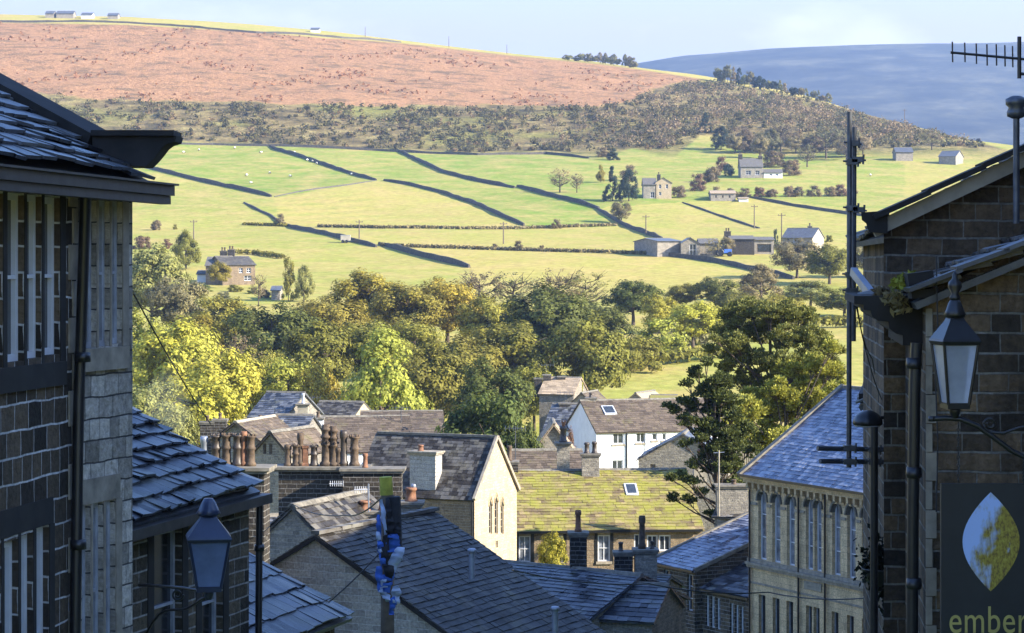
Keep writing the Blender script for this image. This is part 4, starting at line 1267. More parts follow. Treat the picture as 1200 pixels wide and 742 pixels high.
root, w, ws = house('end_cottage', 'cottage mostly hidden by the left roof with a row of six tall pots', 'cottage', (X_at(170, 57), 56.6), (X_at(304, 58), 58.4), 5, -15, Z_at(630, 58), .9, wall='cottage_stone', roof='stone_slate', seed=59)
chimney(root, X_at(270, 58), 58.5, -10, Z_at(546, 58.5), 1.75, .85, 'soot_brick', [((x - 270) / 46.2, (546 - t) / 46.2, r, k, m_) for x, t, r, k, m_ in
        ((236, 511, .11, 0, 'zinc'), (250, 508, .13, 1, 'dark_pot'), (262.5, 507, .13, 1, 'terracotta'), (275.5, 507, .13, 1, 'dark_pot'), (283, 505, .10, 0, 'red_pot'), (291, 508, .13, 1, 'terracotta'))], .16, R(-4))
chimney(root, X_at(243, 59), 59.4, -10, Z_at(541, 59), .8, .5, 'soot_brick', [], .1)

# church school with the lancet gable
Gn, Gf = Vector((X_at(556, 112), 112, 0)), Vector((X_at(605.5, 116.6), 116.6, 0))
gd = (Gf - Gn).normalized(); rd = Vector((gd.y, -gd.x, 0))      # rd: out of the gable
ln = (Gf - Gn).length
root = empty('lancet_hall', (-3.5, 116, -18.2), 'honey stone hall with three lancets in its sunlit gable', 'hall')
ze, zr = Z_at(580, 113.5), Z_at(513.5, 114.4)
wg = Wall(Gn[:2], Gf[:2]); back = -rd * 6.6
wf = Wall((Gn + back)[:2], Gn[:2])
lan = [wg.rect(573, 592, 576.6, 626), wg.rect(579.6, 588, 583.4, 626), wg.rect(586.6, 592, 590.2, 626)]
slit = wg.rect(580.6, 634, 583.4, 642)
mb = MB()
wall_mesh(mb, wg, -18.2, ze, lan + [slit], .12, (ln / 2, zr))
wall_mesh(mb, wf, -18.2, ze, [], .1, m=1)
wall_mesh(mb, Wall((Gf + back)[:2], (Gn + back)[:2]), -18.2, ze, [], .1, (ln / 2, zr), 1)
wall_mesh(mb, Wall(Gf[:2], (Gf + back)[:2]), -18.2, ze, m=1)
mb.build('wall', [MAT['honey'], MAT['brown_brick']], root)
for r in lan:
    f = window(root, wg, r, 'lancet', .12)
    mb = MB()                                        # pointed head
    u0, u1, a, b = r; um = (u0 + u1) / 2; hh = .55
    mb.prism([wg.p(u0 - .005, b, .006), wg.p(u0 - .005, b + hh, .006), wg.p(um, b + hh, .006), wg.p(u0 + .02, b + .15, .006)], -wg.N * .02)
    mb.prism([wg.p(u1 + .005, b, .006), wg.p(u1 - .02, b + .15, .006), wg.p(um, b + hh, .006), wg.p(u1 + .005, b + hh, .006)], -wg.N * .02)
    mb.tube([wg.p(u0 - .04, b - .05, .02), wg.p(u0 + .01, b + .22, .02), wg.p(um, b + .48, .02), wg.p(u1 - .01, b + .22, .02), wg.p(u1 + .04, b - .05, .02)], .03, 5)
    mb.build('window_head', MAT['honey'], f)
    mb = MB(); mb.prism([wg.p(u0 + .02, b, .004), wg.p(u1 - .02, b, .004), wg.p(um + .04, b + .22, .004), wg.p(um, b + .40, .004), wg.p(um - .04, b + .22, .004)], wg.N * .004); mb.build('pane', MAT['dim_glass'], f)
window(root, wg, slit, 'lancet', .12)
mb = MB()
hf = ln / 2; tg = (zr - ze) / hf
slates(mb, wf.p(-.1, ze - tg * .15 + .05, .15), wf.p(wf.L + .02, ze - tg * .15 + .05, .15), -wf.N, tg, hf + .15, .24, .28, .014, seed=61, jit=.6)
wb = Wall(Gf[:2], (Gf + back)[:2])
slates(mb, wb.p(-.02, ze - tg * .15 + .05, .15), wb.p(wb.L + .1, ze - tg * .15 + .05, .15), -wb.N, tg, hf + .15, .24, .28, .014, seed=62, jit=.6)
rf = mb.build('roof', MAT['dark_slate'], root)
mb = MB(); mid_g = (Gn + Gf) / 2; beam(mb, mid_g + Zv * (zr + .09) + rd * .1, mid_g + back + Zv * (zr + .09), .2, .12); mb.build('ridge', MAT['coping'], rf)
mb = MB()
beam(mb, wg.p(-.18, ze - .06, .06), wg.p(ln / 2, zr + .1, .06), .14, .16); beam(mb, wg.p(ln + .18, ze - .06, .06), wg.p(ln / 2, zr + .1, .06), .14, .16)
mb.build('gable_coping', MAT['dress'], root)
down(root, [wf.p(wf.L - .1, ze - .05, .08), wf.p(wf.L - .1, -18, .08)], .05)
chimney(root, X_at(499, 113.6), 113.7, -11.55, Z_at(529, 113.4), 1.4, .75, 'pale_chimney', [(-.28, .30, .16, 0, 'red_pot')], .12, R(-24), 'dress')

# mossy terrace
P0, Q0 = (X_at(601, 120), 120), (X_at(824, 120), 121)
root, w, ws = house('mossy_terrace', 'stone terrace under a sunlit yellow green mossy roof in the centre', 'terrace', P0, Q0, 10.6, -19, Z_at(622, 120), 2.62, wall='brown_brick', roof='moss_slate', over=.2, course=.32, wid=.46, seed=71, jit=1.8,
                    ops=((608, 628, 622, 659, 'sash'), (646, 628, 660, 659, 'sash'), (700.5, 627, 715, 658, 'sash'), (743, 626, 750, 650, 'small'), (758, 627, 771, 646, 'case'), (772, 627, 786, 646, 'case')))
for (x0, y0, x1, y1) in ((608, 628, 622, 659), (646, 628, 660, 659), (700.5, 627, 715, 658)):
    r = w.rect(x0, y0, x1, y1); mb = MB()
    mb.obox(w.a, w.U, w.Z, w.N, (r[0] - .17, r[0] - .005), (r[2] - .15, r[3] + .1), (-.02, .02)); mb.obox(w.a, w.U, w.Z, w.N, (r[1] + .005, r[1] + .17), (r[2] - .15, r[3] + .1), (-.02, .02))
    mb.build('window_surround', MAT['black'], root)
mb = MB(); beam(mb, w.p(-.1, Z_at(623.5, 120), .28), w.p(w.L, Z_at(623.5, 120), .28), .12, .12); mb.build('gutter', MAT['black'], root)
def skylight(root, w, dpt, tan, px0, px1, d0, d1, ze):
    """roof window lying on a front slope, d = horizontal distance in from the wall"""
    c = []
    Y = w.a.y + (d0 + d1) / 2
    u0, u1 = X_at(px0, Y) - w.a.x, X_at(px1, Y) - w.a.x
    f = lambda u, d, h: w.p(u, ze + d * tan + h, -d)
    mb = MB(); mb.hexa([f(u0, d0, .05), f(u1, d0, .05), f(u1, d1, .05), f(u0, d1, .05), f(u0, d0, .16), f(u1, d0, .16), f(u1, d1, .16), f(u0, d1, .16)])
    o = mb.build('skylight', MAT['lead'], root)
    e = .1
    mb = MB(); mb.face([f(u0 + e, d0 + e, .168), f(u1 - e, d0 + e, .168), f(u1 - e, d1 - e, .168), f(u0 + e, d1 - e, .168)]); mb.build('pane', MAT['glass'], o)
tm = 2.62 / 5.3
skylight(root, w, 10.6, tm, 741, 756, 2.8, 3.8, Z_at(622, 120) + .02)
zrt = Z_at(622, 120) + 2.62
chimney(root, X_at(598, 125), 125.4, zrt - 1, Z_at(541, 125), .85, .8, 'soot_brick', [(-.05, .85, .16, 0, 'terracotta')], .07)
chimney(root, X_at(692, 125.4), 125.4, zrt - 1, Z_at(532, 125), .95, .8, 'rubble', [(-.2, .6, .16, 0, 'dark_pot'), (.22, .65, .16, 0, 'dark_pot')], .10)
chimney(root, X_at(820, 125.4), 125.4, zrt - 1, Z_at(540, 125), .7, .8, 'pale_coping', [(0, .6, .14, 0, 'red_pot')], .08)

# terrace behind with the dark roof
root, w, ws = house('back_terrace', 'low brown roofed terrace between the lancet hall and white house', 'terrace', (X_at(606, 140), 140), (X_at(690, 140), 140.5), 7, -19, Z_at(574, 140), 2.1, wall='rubble', roof='brown_slate', course=.3, wid=.42, seed=73)
chimney(root, X_at(660.5, 136.5), 137.5, -15, Z_at(519, 137), .75, .7, 'rubble', [(0, .95, .24, 0, 'dark_pot'), (0.02, 1.3, .13, 1, 'red_pot')], .14)
# sunlit gabled roof and dormered roof beside the white house
house('gabled_cottage', 'cottage with a sunlit pale verge left of the white house', 'cottage', (X_at(622, 158), 158), (X_at(676, 158), 158), 5, -19, Z_at(533, 158), 2.1, ridge='perp', wall='rubble', roof='tan_slate', course=.3, wid=.4, verge=.25, seed=75)
root, w, ws = house('slate_house', 'hazy grey slated house joined to the left of the white house', 'house', (X_at(638, 190), 191), (X_at(694, 190), 190), 7, -19.5, Z_at(504, 190), 1.9, wall='white', roof='blue_slate', course=.3, wid=.4, seed=77, ops=((676, 507, 683, 517, 'small'), (685, 507, 692, 517, 'small')))
chimney(root, X_at(662, 193), 194, -13, Z_at(473, 193), .9, .8, 'soot_brick', [], .1)
# white house
root, w, ws = house('white_house', 'white rendered house with a brown tiled roof and skylight', 'house', (X_at(699, 184), 184), (X_at(860, 187.5), 187.5), 7.6, -19.4, Z_at(506, 184), 2.25, wall='white', roof='brown_slate', course=.3, wid=.4, over=.22, seed=79,
                    ops=((718, 507.5, 731, 520.5, 'case'), (745.5, 507, 756, 519, 'case'), (764, 508, 770, 516, 'small'), (776, 508, 780.5, 516, 'small'), (717, 539, 730, 553, 'case'), (690, 600, 691, 601, None)))
skylight(root, w, 7.6, 2.25 / 3.8, 718, 733, 1.9, 2.9, Z_at(506, 184) + .02)
down(root, [w.p(2.55, Z_at(507, 184), .08), w.p(2.55, -19, .08)], .06)
down(root, [w.p(4.15, Z_at(507, 184), .08), w.p(4.15, -19, .08)], .04, mat='lead')
chimney(root, X_at(692.5, 188), 188.2, -13.5, Z_at(466, 188), .85, .9, 'dress', [(0, .4, .16, 0, 'dark_pot')], .08)
# stone wing in front of it
house('stone_wing', 'sunlit stone wing with a blue slate edge in front of the white house', 'house', (X_at(748, 160), 160), (X_at(852, 160), 159), 7, -19.2, Z_at(538, 160), 1.75, ridge='perp', wall='rubble', roof='blue_slate', course=.3, wid=.4, verge=.18, seed=81, ops=((772, 548, 780, 556, 'small'), (762, 544, 768, 552, 'barn')))
gp = empty('garden_wall', (X_at(712, 150), 150, -18.9), 'low rubble garden wall below the white house windows', 'wall')
mb = MB(); mb.obox(Vector((X_at(700, 150), 150, 0)), Vector((1, 0, 0)), Zv, Vector((0, 1, 0)), (0, 5.5), (-18.9, Z_at(560, 150)), (0, .4)); mb.build('masonry', MAT['rubble'], gp)
# tan house by the field
root, w, ws = house('tan_roofed_house', 'tan roofed farmhouse with three chimneys beside the green field', 'house', (X_at(632, 232), 232.4), (X_at(672, 232), 231.6), 7, -19.6, Z_at(462, 232), 1.5, wall='rubble', roof='tan_slate', course=.35, wid=.5, seed=83)
for x_, t_ in ((631, 443), (641, 439), (658, 441)):
    chimney(root, X_at(x_, 235), 235.2, -13.5, Z_at(t_, 235), .8, .8, 'soot_brick', [], .08)
house('small_cottage', 'dark gabled shed behind the tan roofed house', 'shed', (X_at(668, 226), 226.4), (X_at(695, 226), 225.6), 5, -19.6, Z_at(474, 226), 1.1, ridge='perp', wall='rubble', roof='brown_slate', course=.35, wid=.5, seed=85)
house('field_hut', 'small hut with a pale roof edge at the foot of the green field', 'hut', (X_at(733, 236), 236.5), (X_at(757, 236), 235.5), 5, -19.6, Z_at(471, 236), .9, ridge='perp', wall='rubble', roof='tan_slate', detail=False, seed=86)
house('field_shed', 'low mossy shed at the field edge behind the pine', 'shed', (X_at(761, 236), 236), (X_at(790, 236), 235.5), 4, -19.6, Z_at(470, 236), .5, wall='rubble', roof='moss_slate', detail=False, seed=87)

# roofs at the foot of the woodland, left of centre
root, w, ws = house('hipped_house', 'blue slated house with a sunlit verge at the foot of the yellow trees', 'house', (X_at(292, 178), 178.6), (X_at(334, 178), 177.4), 6, -19.2, Z_at(489, 178), 1.75, wall='rubble', roof='blue_slate', course=.3, wid=.4, verge=.2, seed=91)
chimney(root, X_at(352.5, 176), 178, -15, Z_at(474, 177), .8, .8, 'pale_coping', [(0, .8, .14, 0, 'lead')], .15)
house('dark_roofed_house', 'dark slate roof ending in a sunlit pale gable below the woodland', 'house', (X_at(358, 190), 190.6), (X_at(411, 190), 189.4), 6, -19.3, Z_at(494, 190), 1.45, wall='honey', roof='dark_slate', course=.3, wid=.4, verge=.05, seed=93)
root, w, ws = house('tiled_terrace', 'long brown tiled roof behind the chimney pots', 'terrace', (X_at(354, 150), 150), (X_at(484, 150), 151), 8, -19, Z_at(530, 150), 2.0, wall='white', roof='brown_slate', course=.3, wid=.4, seed=95,
                    ops=((428, 533, 436, 541, 'small'), (440, 533, 448, 541, 'small'), (452, 533, 460, 541, 'small'), (464, 533, 472, 541, 'small')))
chimney(root, X_at(376, 153), 150.8, -13, Z_at(489, 151), .7, .7, 'white', [(0, .4, .13, 0, 'terracotta')], .08)
house('rear_terrace', 'brown tiled roof half hidden by the round village tree', 'terrace', (X_at(425, 172), 172), (X_at(520, 172), 172.5), 7, -19, Z_at(508, 172), 1.4, wall='rubble', roof='brown_slate', course=.3, wid=.4, seed=97)
root, w, ws = house('valley_cottage', 'blue roofed cottage with paired chimneys below the hipped roof', 'cottage', (X_at(306, 138), 138.3), (X_at(348, 138), 137.8), 6, -19, Z_at(522, 138), 1.6, wall='rubble', roof='blue_slate', course=.3, wid=.4, seed=99)
for x_ in (306, 325): chimney(root, X_at(x_, 140), 139, -13, Z_at(492, 139), .75, .7, 'rubble', [(.05, .3, .12, 0, 'terracotta')], .07)
root, w, ws = house('sunlit_cottage', 'low cottage with a sunlit white roof edge left of the chimney rows', 'cottage', (X_at(250, 128), 128.4), (X_at(306, 128), 127.6), 5, -18.8, Z_at(516, 128), 1.0, ridge='perp', wall='rubble', roof='brown_slate', course=.3, wid=.4, verge=.3, ridge_m='pale_coping', seed=101)
for x_, t_ in ((243, 494), (258, 491)): chimney(root, X_at(x_, 131), 131, -15, Z_at(t_, 131), .75, .6, 'soot_brick', [(0, .35, .12, 0, 'terracotta')], .07)
house('garden_cottage', 'brown gabled cottage between the two rows of chimney pots', 'cottage', (X_at(296, 112), 112.4), (X_at(340, 112), 111.6), 4, -18.5, Z_at(531, 112), 1.0, ridge='perp', wall='rubble', roof='brown_slate', course=.3, wid=.4, verge=.2, seed=103, ops=((308, 520, 312, 532, 'barn'), (315, 520, 319, 532, 'barn')))

# roofs between the barn and the hall
root, w, ws = house('sheen_roof_house', 'slate roof with pale painted sky sheen below the mossy terrace', 'house', (-2.1, 83.6), (2.67, 80.0), 6.2, -17, Z_at(725, 80), 1.15, wall='rubble', roof='blue_slate', course=.28, wid=.36, verge=.15, seed=111)
chimney(root, X_at(677.5, 84.5), 84.5, -12.5, Z_at(623, 84.5), .62, .7, 'soot_brick', [(0, .80, .125, 0, 'red_pot')], .08)
root, w, ws = house('twin_stack_cottage', 'small cottage with two stone chimney stacks right of the roof with painted sheen', 'cottage', (X_at(712, 86), 86.3), (X_at(766, 86), 85.7), 4, -17, Z_at(702, 86), .6, wall='rubble', roof='blue_slate', course=.28, wid=.36, seed=113)
chimney(root, X_at(731, 86.5), 86.8, -13.5, Z_at(655, 84.5), .68, .7, 'soot_brick', [(-.1, .35, .1, 0, 'dark_pot')], .07)
chimney(root, X_at(757, 86.5), 86.8, -13.5, Z_at(652, 84.5), .82, .8, 'rubble', [(-.13, 1.25, .14, 0, 'terracotta'), (.25, .3, .09, 0, 'dark_pot')], .08)
root, w, ws = house('low_store', 'low stone store with a lean blue roof beside the windowed cottage', 'store', (X_at(706, 80), 80.6), (X_at(764, 80), 80.0), 4, -16.5, Z_at(728, 80), .95, wall='rubble', roof='blue_slate', course=.3, wid=.36, seed=115)

# cottage left of the hall with its sloping lit-blue roof
def shed_house(name, label, cat, a, b, dep, z0, ze, tan, wall, roof, ops, seed):
    w = Wall(a, b); D = -w.N * dep
    mid = (w.a + w.b + D) / 2
    root = empty(name, (mid.x, mid.y, z0), label, cat)
    rs = [w.rect(*o[:4]) for o in ops]
    mb = MB(); wall_mesh(mb, w, z0, ze, rs, .14)
    zt = ze + dep * tan
    mb.face([w.p(w.L, z0), w.p(w.L, z0, -dep), w.p(w.L, zt, -dep), w.p(w.L, ze)]); mb.face([w.p(0, z0, -dep), w.p(0, z0), w.p(0, ze), w.p(0, zt, -dep)])
    mb.face([w.p(w.L, z0, -dep), w.p(0, z0, -dep), w.p(0, zt, -dep), w.p(w.L, zt, -dep)])
    mb.build('wall', MAT[wall], root)
    for o, r in zip(ops, rs): window(root, w, r, o[4], .14)
    mb = MB(); slates(mb, w.p(-.1, ze - .04, .16), w.p(w.L + .12, ze - .04, .16), -w.N, tan, dep + .16, .27, .34, .02, seed=seed, jit=.9)
    rf = mb.build('roof', MAT[roof], root)
    for uu, dz in ((w.L + .06, -.05), (-.06, .02)):
        mb = MB(); beam(mb, w.p(uu, ze + dz, .1), w.p(uu, zt + dz, -dep), .14, .16); mb.build('verge', MAT['coping'], rf)
    mb = MB(); beam(mb, w.p(-.1, ze - .1, .2), w.p(w.L + .1, ze - .1, .2), .1, .1); mb.build('gutter', MAT['black'], root)
    return root, w
shed_house('windowed_cottage', 'stone cottage with a sloping blue roof left of the arched hall', 'cottage', (X_at(765, 106), 106), (X_at(814.5, 103), 103), 6.2, -19, Z_at(657, 106), .34, 'cottage_stone', 'hall_slate',
           ((778, 668, 784.5, 707, 'grey'), (805.5, 673, 812, 716, 'tall')), 121)
shed_house('lean_to', 'lean-to with triple window lights between cottage and arched hall', 'lean-to', (X_at(817, 103.5), 103.5), (X_at(879.5, 100.3), 100.3), 3.6, -19, Z_at(687, 103.5), .42, 'cottage_stone', 'blue_slate',
           ((827, 698, 831, 734, 'arch'), (833, 699, 837.5, 736, 'arch'), (839.5, 701, 844, 738, 'arch'), (855.5, 707, 859.5, 745, 'arch'), (861.5, 709, 865.5, 747, 'arch'), (867.5, 711, 871.5, 749, 'arch')), 123)
root, w, ws = house('stack_house', 'grey stone house with a broad chimney block behind the cottage roof', 'house', (X_at(838, 112), 112.3), (X_at(884, 112), 111.6), 4, -18, Z_at(606, 112), .6, wall='rubble', roof='stone_slate', seed=125)
chimney(root, X_at(859, 112), 112.6, -13, Z_at(569, 112), 1.5, 1.0, 'rubble', [(.1, .25, .14, 0, 'terracotta')], .1)
ta = empty('aerial_pole', at(842.5, 600, 110), 'slim pale aerial pole standing in front of the pine', 'pole')
mb = MB(); mb.tube([at(842.5, 605, 110), at(842.5, 528, 110)], .04, 7); mb.build('mast', MAT['pale_coping'], ta)
mb = MB(); mb.tube([at(836, 531, 110), at(849, 530, 110)], .02, 6); mb.build('cross_arm', MAT['zinc'], ta)
pk = empty('picket_fence', (X_at(868, 118), 118, -13), 'pale picket fence under the pine beside the hall roof', 'fence')
for k in range(12):
    x_ = 856 + k * 2.5
    mb = MB(); mb.obox(at(x_, 544, 118), Vector((1, 0, 0)), Zv, Vector((0, 1, 0)), (-.035, .035), (-.5, .72 + .03 * (k % 2)), (-.02, .02)); mb.build('picket', MAT['pale_coping'], pk)
for y_ in (535, 542):
    mb = MB(); mb.obox(at(852, y_, 118), Vector((1, 0, 0)), Zv, Vector((0, 1, 0)), (0, 1.6), (-.04, .04), (.022, .06)); mb.build('rail', MAT['pale_coping'], pk)

def yagi(label, px_, py_, Y, drop, L=.9, ang=0.0):
    o = at(px_, py_, Y); r = empty('tv_aerial', o, label, 'aerial')
    mb = MB(); mb.tube([o - Zv * drop, o + Zv * .12], .025, 6); mb.build('mast', MAT['steel'], r)
    d = Vector((math.cos(ang), math.sin(ang), 0)); e = Vector((-d.y, d.x, .0)) * .5 + Zv * .5
    mb = MB(); mb.tube([o - d * L * .5, o + d * L * .5], .018, 6)
    for k in range(6):
        c = o + d * L * (k / 5 - .5); mb.tube([c - e * .28, c + e * .28], .011, 5)
    mb.build('boom', MAT['steel'], r)
yagi('television aerial on the chimney beside the lancet gable', 604, 502, 125.4, 1.7, 1.1)
yagi('television aerial on the dark slated cottage left of the white house', 662, 460, 194, 1.2, 1.3)
yagi('television aerial on the left chimney of the tan roofed house', 640, 428, 235, 1.2, 1.5)
yagi('television aerial over the blue roofed cottage with paired chimneys', 322, 480, 139, 1.0, 1.2)
yagi('television aerial on the dark roofed house below the woodland', 366, 466, 190, 1.8, 1.3)
yagi('television aerial on the long brown tiled roof', 470, 478, 154, 1.6, 1.2)
# thin smoke drifting from a hidden chimney by the yellow trees
sm = MB(); sm.lathe(at(196, 512, 124), [(.05, -.4), (.7, .0), (1.15, .8), (1.3, 1.8), (1.0, 2.9), (.4, 3.6), (.05, 3.8)], 14)
smm = bpy.data.materials.new('thin smoke'); smm.use_nodes = True
q = smm.node_tree.nodes; q.clear(); so_ = q.new('ShaderNodeOutputMaterial'); sv = q.new('ShaderNodeVolumePrincipled')
sv.inputs['Color'].default_value = (.85, .9, 1, 1); sv.inputs['Density'].default_value = .022
smm.node_tree.links.new(sv.outputs[0], so_.inputs['Volume'])
tag(sm.build('chimney_smoke', smm, uv=False), 'thin pale smoke drifting before the yellow trees on the left', kind='stuff')

# arched hall
def arched_hall():
    a, b = (X_at(878, 100), 100.0), (14.75, 91.1)
    w = Wall(a, b)
    root = empty('arched_hall', (15, 99, -20), 'blond ashlar hall with tall arched windows and a pale blue slate roof', 'hall')
    ze, z0 = Z_at(557, 100), -20.0
    up = [(888.6, 577, 898.2, 656), (905, 579.5, 914.6, 659.5), (922, 582, 931.4, 664), (944.2, 586, 952.6, 667), (954.4, 587, 962.6, 669), (975.2, 590, 985, 675), (992.8, 593, 1003, 679), (1010.2, 596, 1020.6, 683)]
    lo = [(889, 697, 897, 780), (905.5, 701, 913.5, 784), (921.5, 705, 929.5, 788), (944.4, 710, 951.4, 790), (953.4, 711, 960.4, 791), (974.5, 717, 982.6, 795), (992.5, 722, 1000.5, 798), (1010, 726, 1018, 800)]
    ru, rl_ = [w.rect(*r) for r in up], [w.rect(*r) for r in lo]
    mean_t = sum(r[3] for r in ru) / 8; mean_b = sum(r[2] for r in ru) / 8; lt = sum(r[3] for r in rl_) / 8
    ru = [(r[0], r[1], mean_b, mean_t) for r in ru]; rl_ = [(r[0], r[1], z0 + .6, lt) for r in rl_]
    dep = .20
    ws = [w, Wall(w.b, w.p(w.L, 0, -10)), Wall(w.p(w.L, 0, -10), w.p(0, 0, -10)), Wall(w.p(0, 0, -10), w.a)]
    mb = MB()
    wall_mesh(mb, w, z0, ze, ru + rl_, dep)
    wall_mesh(mb, ws[1], z0, ze, [], .1, (5, ze + 3.4)); wall_mesh(mb, ws[2], z0, ze); wall_mesh(mb, ws[3], z0, ze, [], .1, (5, ze + 3.4))
    mb.build('wall', MAT['mill'], root)
    for r in ru:
        f = window(root, w, r, 'arch', dep)
        u0, u1, zb, zt = r; um = (u0 + u1) / 2; rad = (u1 - u0) / 2; hs = zt - rad * 1.25
        mb = MB()
        arc = [(um + rad * math.cos(t), hs + rad * 1.25 * math.sin(t)) for t in np.linspace(0, math.pi, 11)]
        for side in (0, 1):
            pts = [p for p in (arc[:6] if side == 0 else arc[5:])]
            cor = (u1, zt) if side == 0 else (u0, zt)
            for p, q in zip(pts[:-1], pts[1:]):
                mb.prism([w.p(cor[0], cor[1] + .001, .004), w.p(q[0], q[1], .004), w.p(p[0], p[1], .004)], -w.N * (dep * .8))
        hood = [(um + (rad + .07) * math.cos(t), hs + (rad * 1.25 + .09) * math.sin(t)) for t in np.linspace(0, math.pi, 13)]
        mb.tube([w.p(p[0], p[1], .03) for p in hood], .065, 6)
        mb.build('arch_head', MAT['coping'], f)
    for r in rl_: window(root, w, r, 'grey', dep)
    def course(name, z, h, n1, m='dress'):
        mb = MB(); mb.obox(w.a, w.U, w.Z, w.N, (-.03, w.L + .03), (z, z + h), (-.02, n1)); mb.build(name, MAT[m], root)
    spring = mean_t - .55
    prev = 0.0
    for r in ru + [(w.L, w.L, 0, 0)]:
        if r[0] - prev > .12:
            mb = MB(); mb.obox(w.a, w.U, w.Z, w.N, (prev + .05, r[0] - .05), (spring - .06, spring + .05), (-.02, .06)); mb.build('impost_band', MAT['dress'], root)
        prev = r[1]
    course('sill_band', mean_b - .16, .15, .10)
    course('cornice_band', Z_at(671, 97), .1, .22); course('cornice_band', Z_at(674.5, 97), .12, .14); course('frieze_band', Z_at(694, 97) - .0, .08, .05)
    # pediment rise of the central bay
    ca, cb = ru[3][0] - .35, ru[4][1] + .35
    mb = MB(); mb.prism([w.p(ca + .3, Z_at(686, 97), .02), w.p(cb - .3, Z_at(686, 97), .02), w.p(cb - .3, Z_at(677, 97), .02), w.p(ca + .3, Z_at(677, 97), .02)], w.N * .03); pq = mb.build('date_stone', MAT['pale_coping'], root)
    mb = MB()
    rnd = random.Random(4)
    for row in range(2):
        u = ca + .45
        while u < cb - .5:
            l_ = rnd.uniform(.05, .12); mb.obox(w.a, w.U, w.Z, w.N, (u, u + l_ + .046), (Z_at(683.5 - 3.6 * row, 97), Z_at(681.3 - 3.6 * row, 97)), (.051, .058)); u += l_ + .045
    mb.build('relief', MAT['dress'], pq)
    mb = MB()
    mb.obox(w.a, w.U, w.Z, w.N, (-.1, w.L + .05), (ze - .12, ze + .02), (-.02, .42)); mb.obox(w.a, w.U, w.Z, w.N, (-.05, w.L + .05), (ze - .26, ze - .122), (-.02, .30)); mb.obox(w.a, w.U, w.Z, w.N, (-.03, w.L), (ze - .62, ze - .54), (-.02, .06))
    k = 0
    u = .12
    while u < w.L:
        mb.obox(w.a, w.U, w.Z, w.N, (u, u + .15), (ze - .50, ze - .262), (-.02, .26)); mb.obox(w.a, w.U, w.Z, w.N, (u + .02, u + .13), (ze - .60, ze - .502), (-.02, .12)); u += .47
    mb.build('bracketed_eaves', MAT['mill'], root)
    for u in (.18, (ru[2][1] + ru[3][0]) / 2, (ru[4][1] + ru[5][0]) / 2): down(root, [w.p(u, ze - .3, .1), w.p(u, z0, .1)], .045)
    mb = MB()
    slates(mb, w.p(-.15, ze + .03, .42), w.p(w.L + .1, ze + .03, .42), -w.N, .68, 5.42, .24, .30, .016, seed=131, jit=.8)
    slates(mb, ws[2].p(-.1, ze + .03, .3), ws[2].p(ws[2].L + .15, ze + .03, .3), w.N, .68, 5.3, .24, .3, .016, seed=132)
    rf = mb.build('roof', MAT['hall_slate'], root)
    mb = MB(); beam(mb, w.p(-.12, ze + .02, .45), w.p(-.12, ze + 3.75, -5.0), .26, .2); mb.build('gable_coping', MAT['coping'], rf)
    mb = MB(); beam(mb, w.p(-.2, ze + 3.72, -5.0), w.p(w.L, ze + 3.72, -5), .28, .14); mb.build('ridge', MAT['coping'], rf)
    mb = MB(); beam(mb, w.p(-.1, ze + .03, .5), w.p(w.L, ze + .03, .5), .1, .1); mb.build('gutter', MAT['black'], root)
arched_hall()
# ------------------------------------------------------------------ foliage
def leaf_quads(pos, nrm, size, rng, elong=1.0):
    """one small rhombus per position, numpy arrays; returns verts, faces"""
    n = len(pos)
    r = rng.normal(size=(n, 3))
    a = np.cross(nrm, r); a /= np.linalg.norm(a, axis=1, keepdims=True) + 1e-9
    b = np.cross(nrm, a); b /= np.linalg.norm(b, axis=1, keepdims=True) + 1e-9
    s = size * rng.uniform(.6, 1.35, (n, 1))
    v = np.stack([pos - a * s * elong, pos - b * s * .62, pos + a * s * elong, pos + b * s * .62], 1).reshape(-1, 3)
    return v

def quad_obj(name, verts, mat, parent=None, extra=None):
    """mesh of separate quads (4 verts each)"""
    n = len(verts)
    me = bpy.data.meshes.new(name)
    me.vertices.add(n); me.vertices.foreach_set('co', np.ascontiguousarray(verts, dtype=np.float32).ravel())
    me.loops.add(n); me.loops.foreach_set('vertex_index', np.arange(n, dtype=np.int32))
    me.polygons.add(n // 4); me.polygons.foreach_set('loop_start', np.arange(0, n, 4, dtype=np.int32)); me.polygons.foreach_set('loop_total', np.full(n // 4, 4, dtype=np.int32))
    me.update(calc_edges=True)
    me.materials.append(mat)
    o = bpy.data.objects.new(name, me); COL.objects.link(o)
    if parent is not None: o.parent = parent
    return o

def clump_leaves(centers, radii, per, size, rng, flat=.8, up=.35, elong=1.0, heart=None):
    P_, N_ = [], []
    for c, r, k in zip(centers, radii, per):
        d = rng.normal(size=(k, 3)); d /= np.linalg.norm(d, axis=1, keepdims=True)
        rad = r * rng.random((k, 1)) ** .45
        p = c + d * rad * np.array([1, 1, flat])
        nn = d + rng.normal(size=(k, 3)) * .38 + np.array([0, 0, up])
        if heart is not None:
            o_ = c - heart; nn = nn + .9 * o_ / (np.linalg.norm(o_) + 1e-6)
        nn /= np.linalg.norm(nn, axis=1, keepdims=True)
        P_.append(p); N_.append(nn)
    P_, N_ = np.concatenate(P_), np.concatenate(N_)
    return leaf_quads(P_, N_, size, rng, elong)

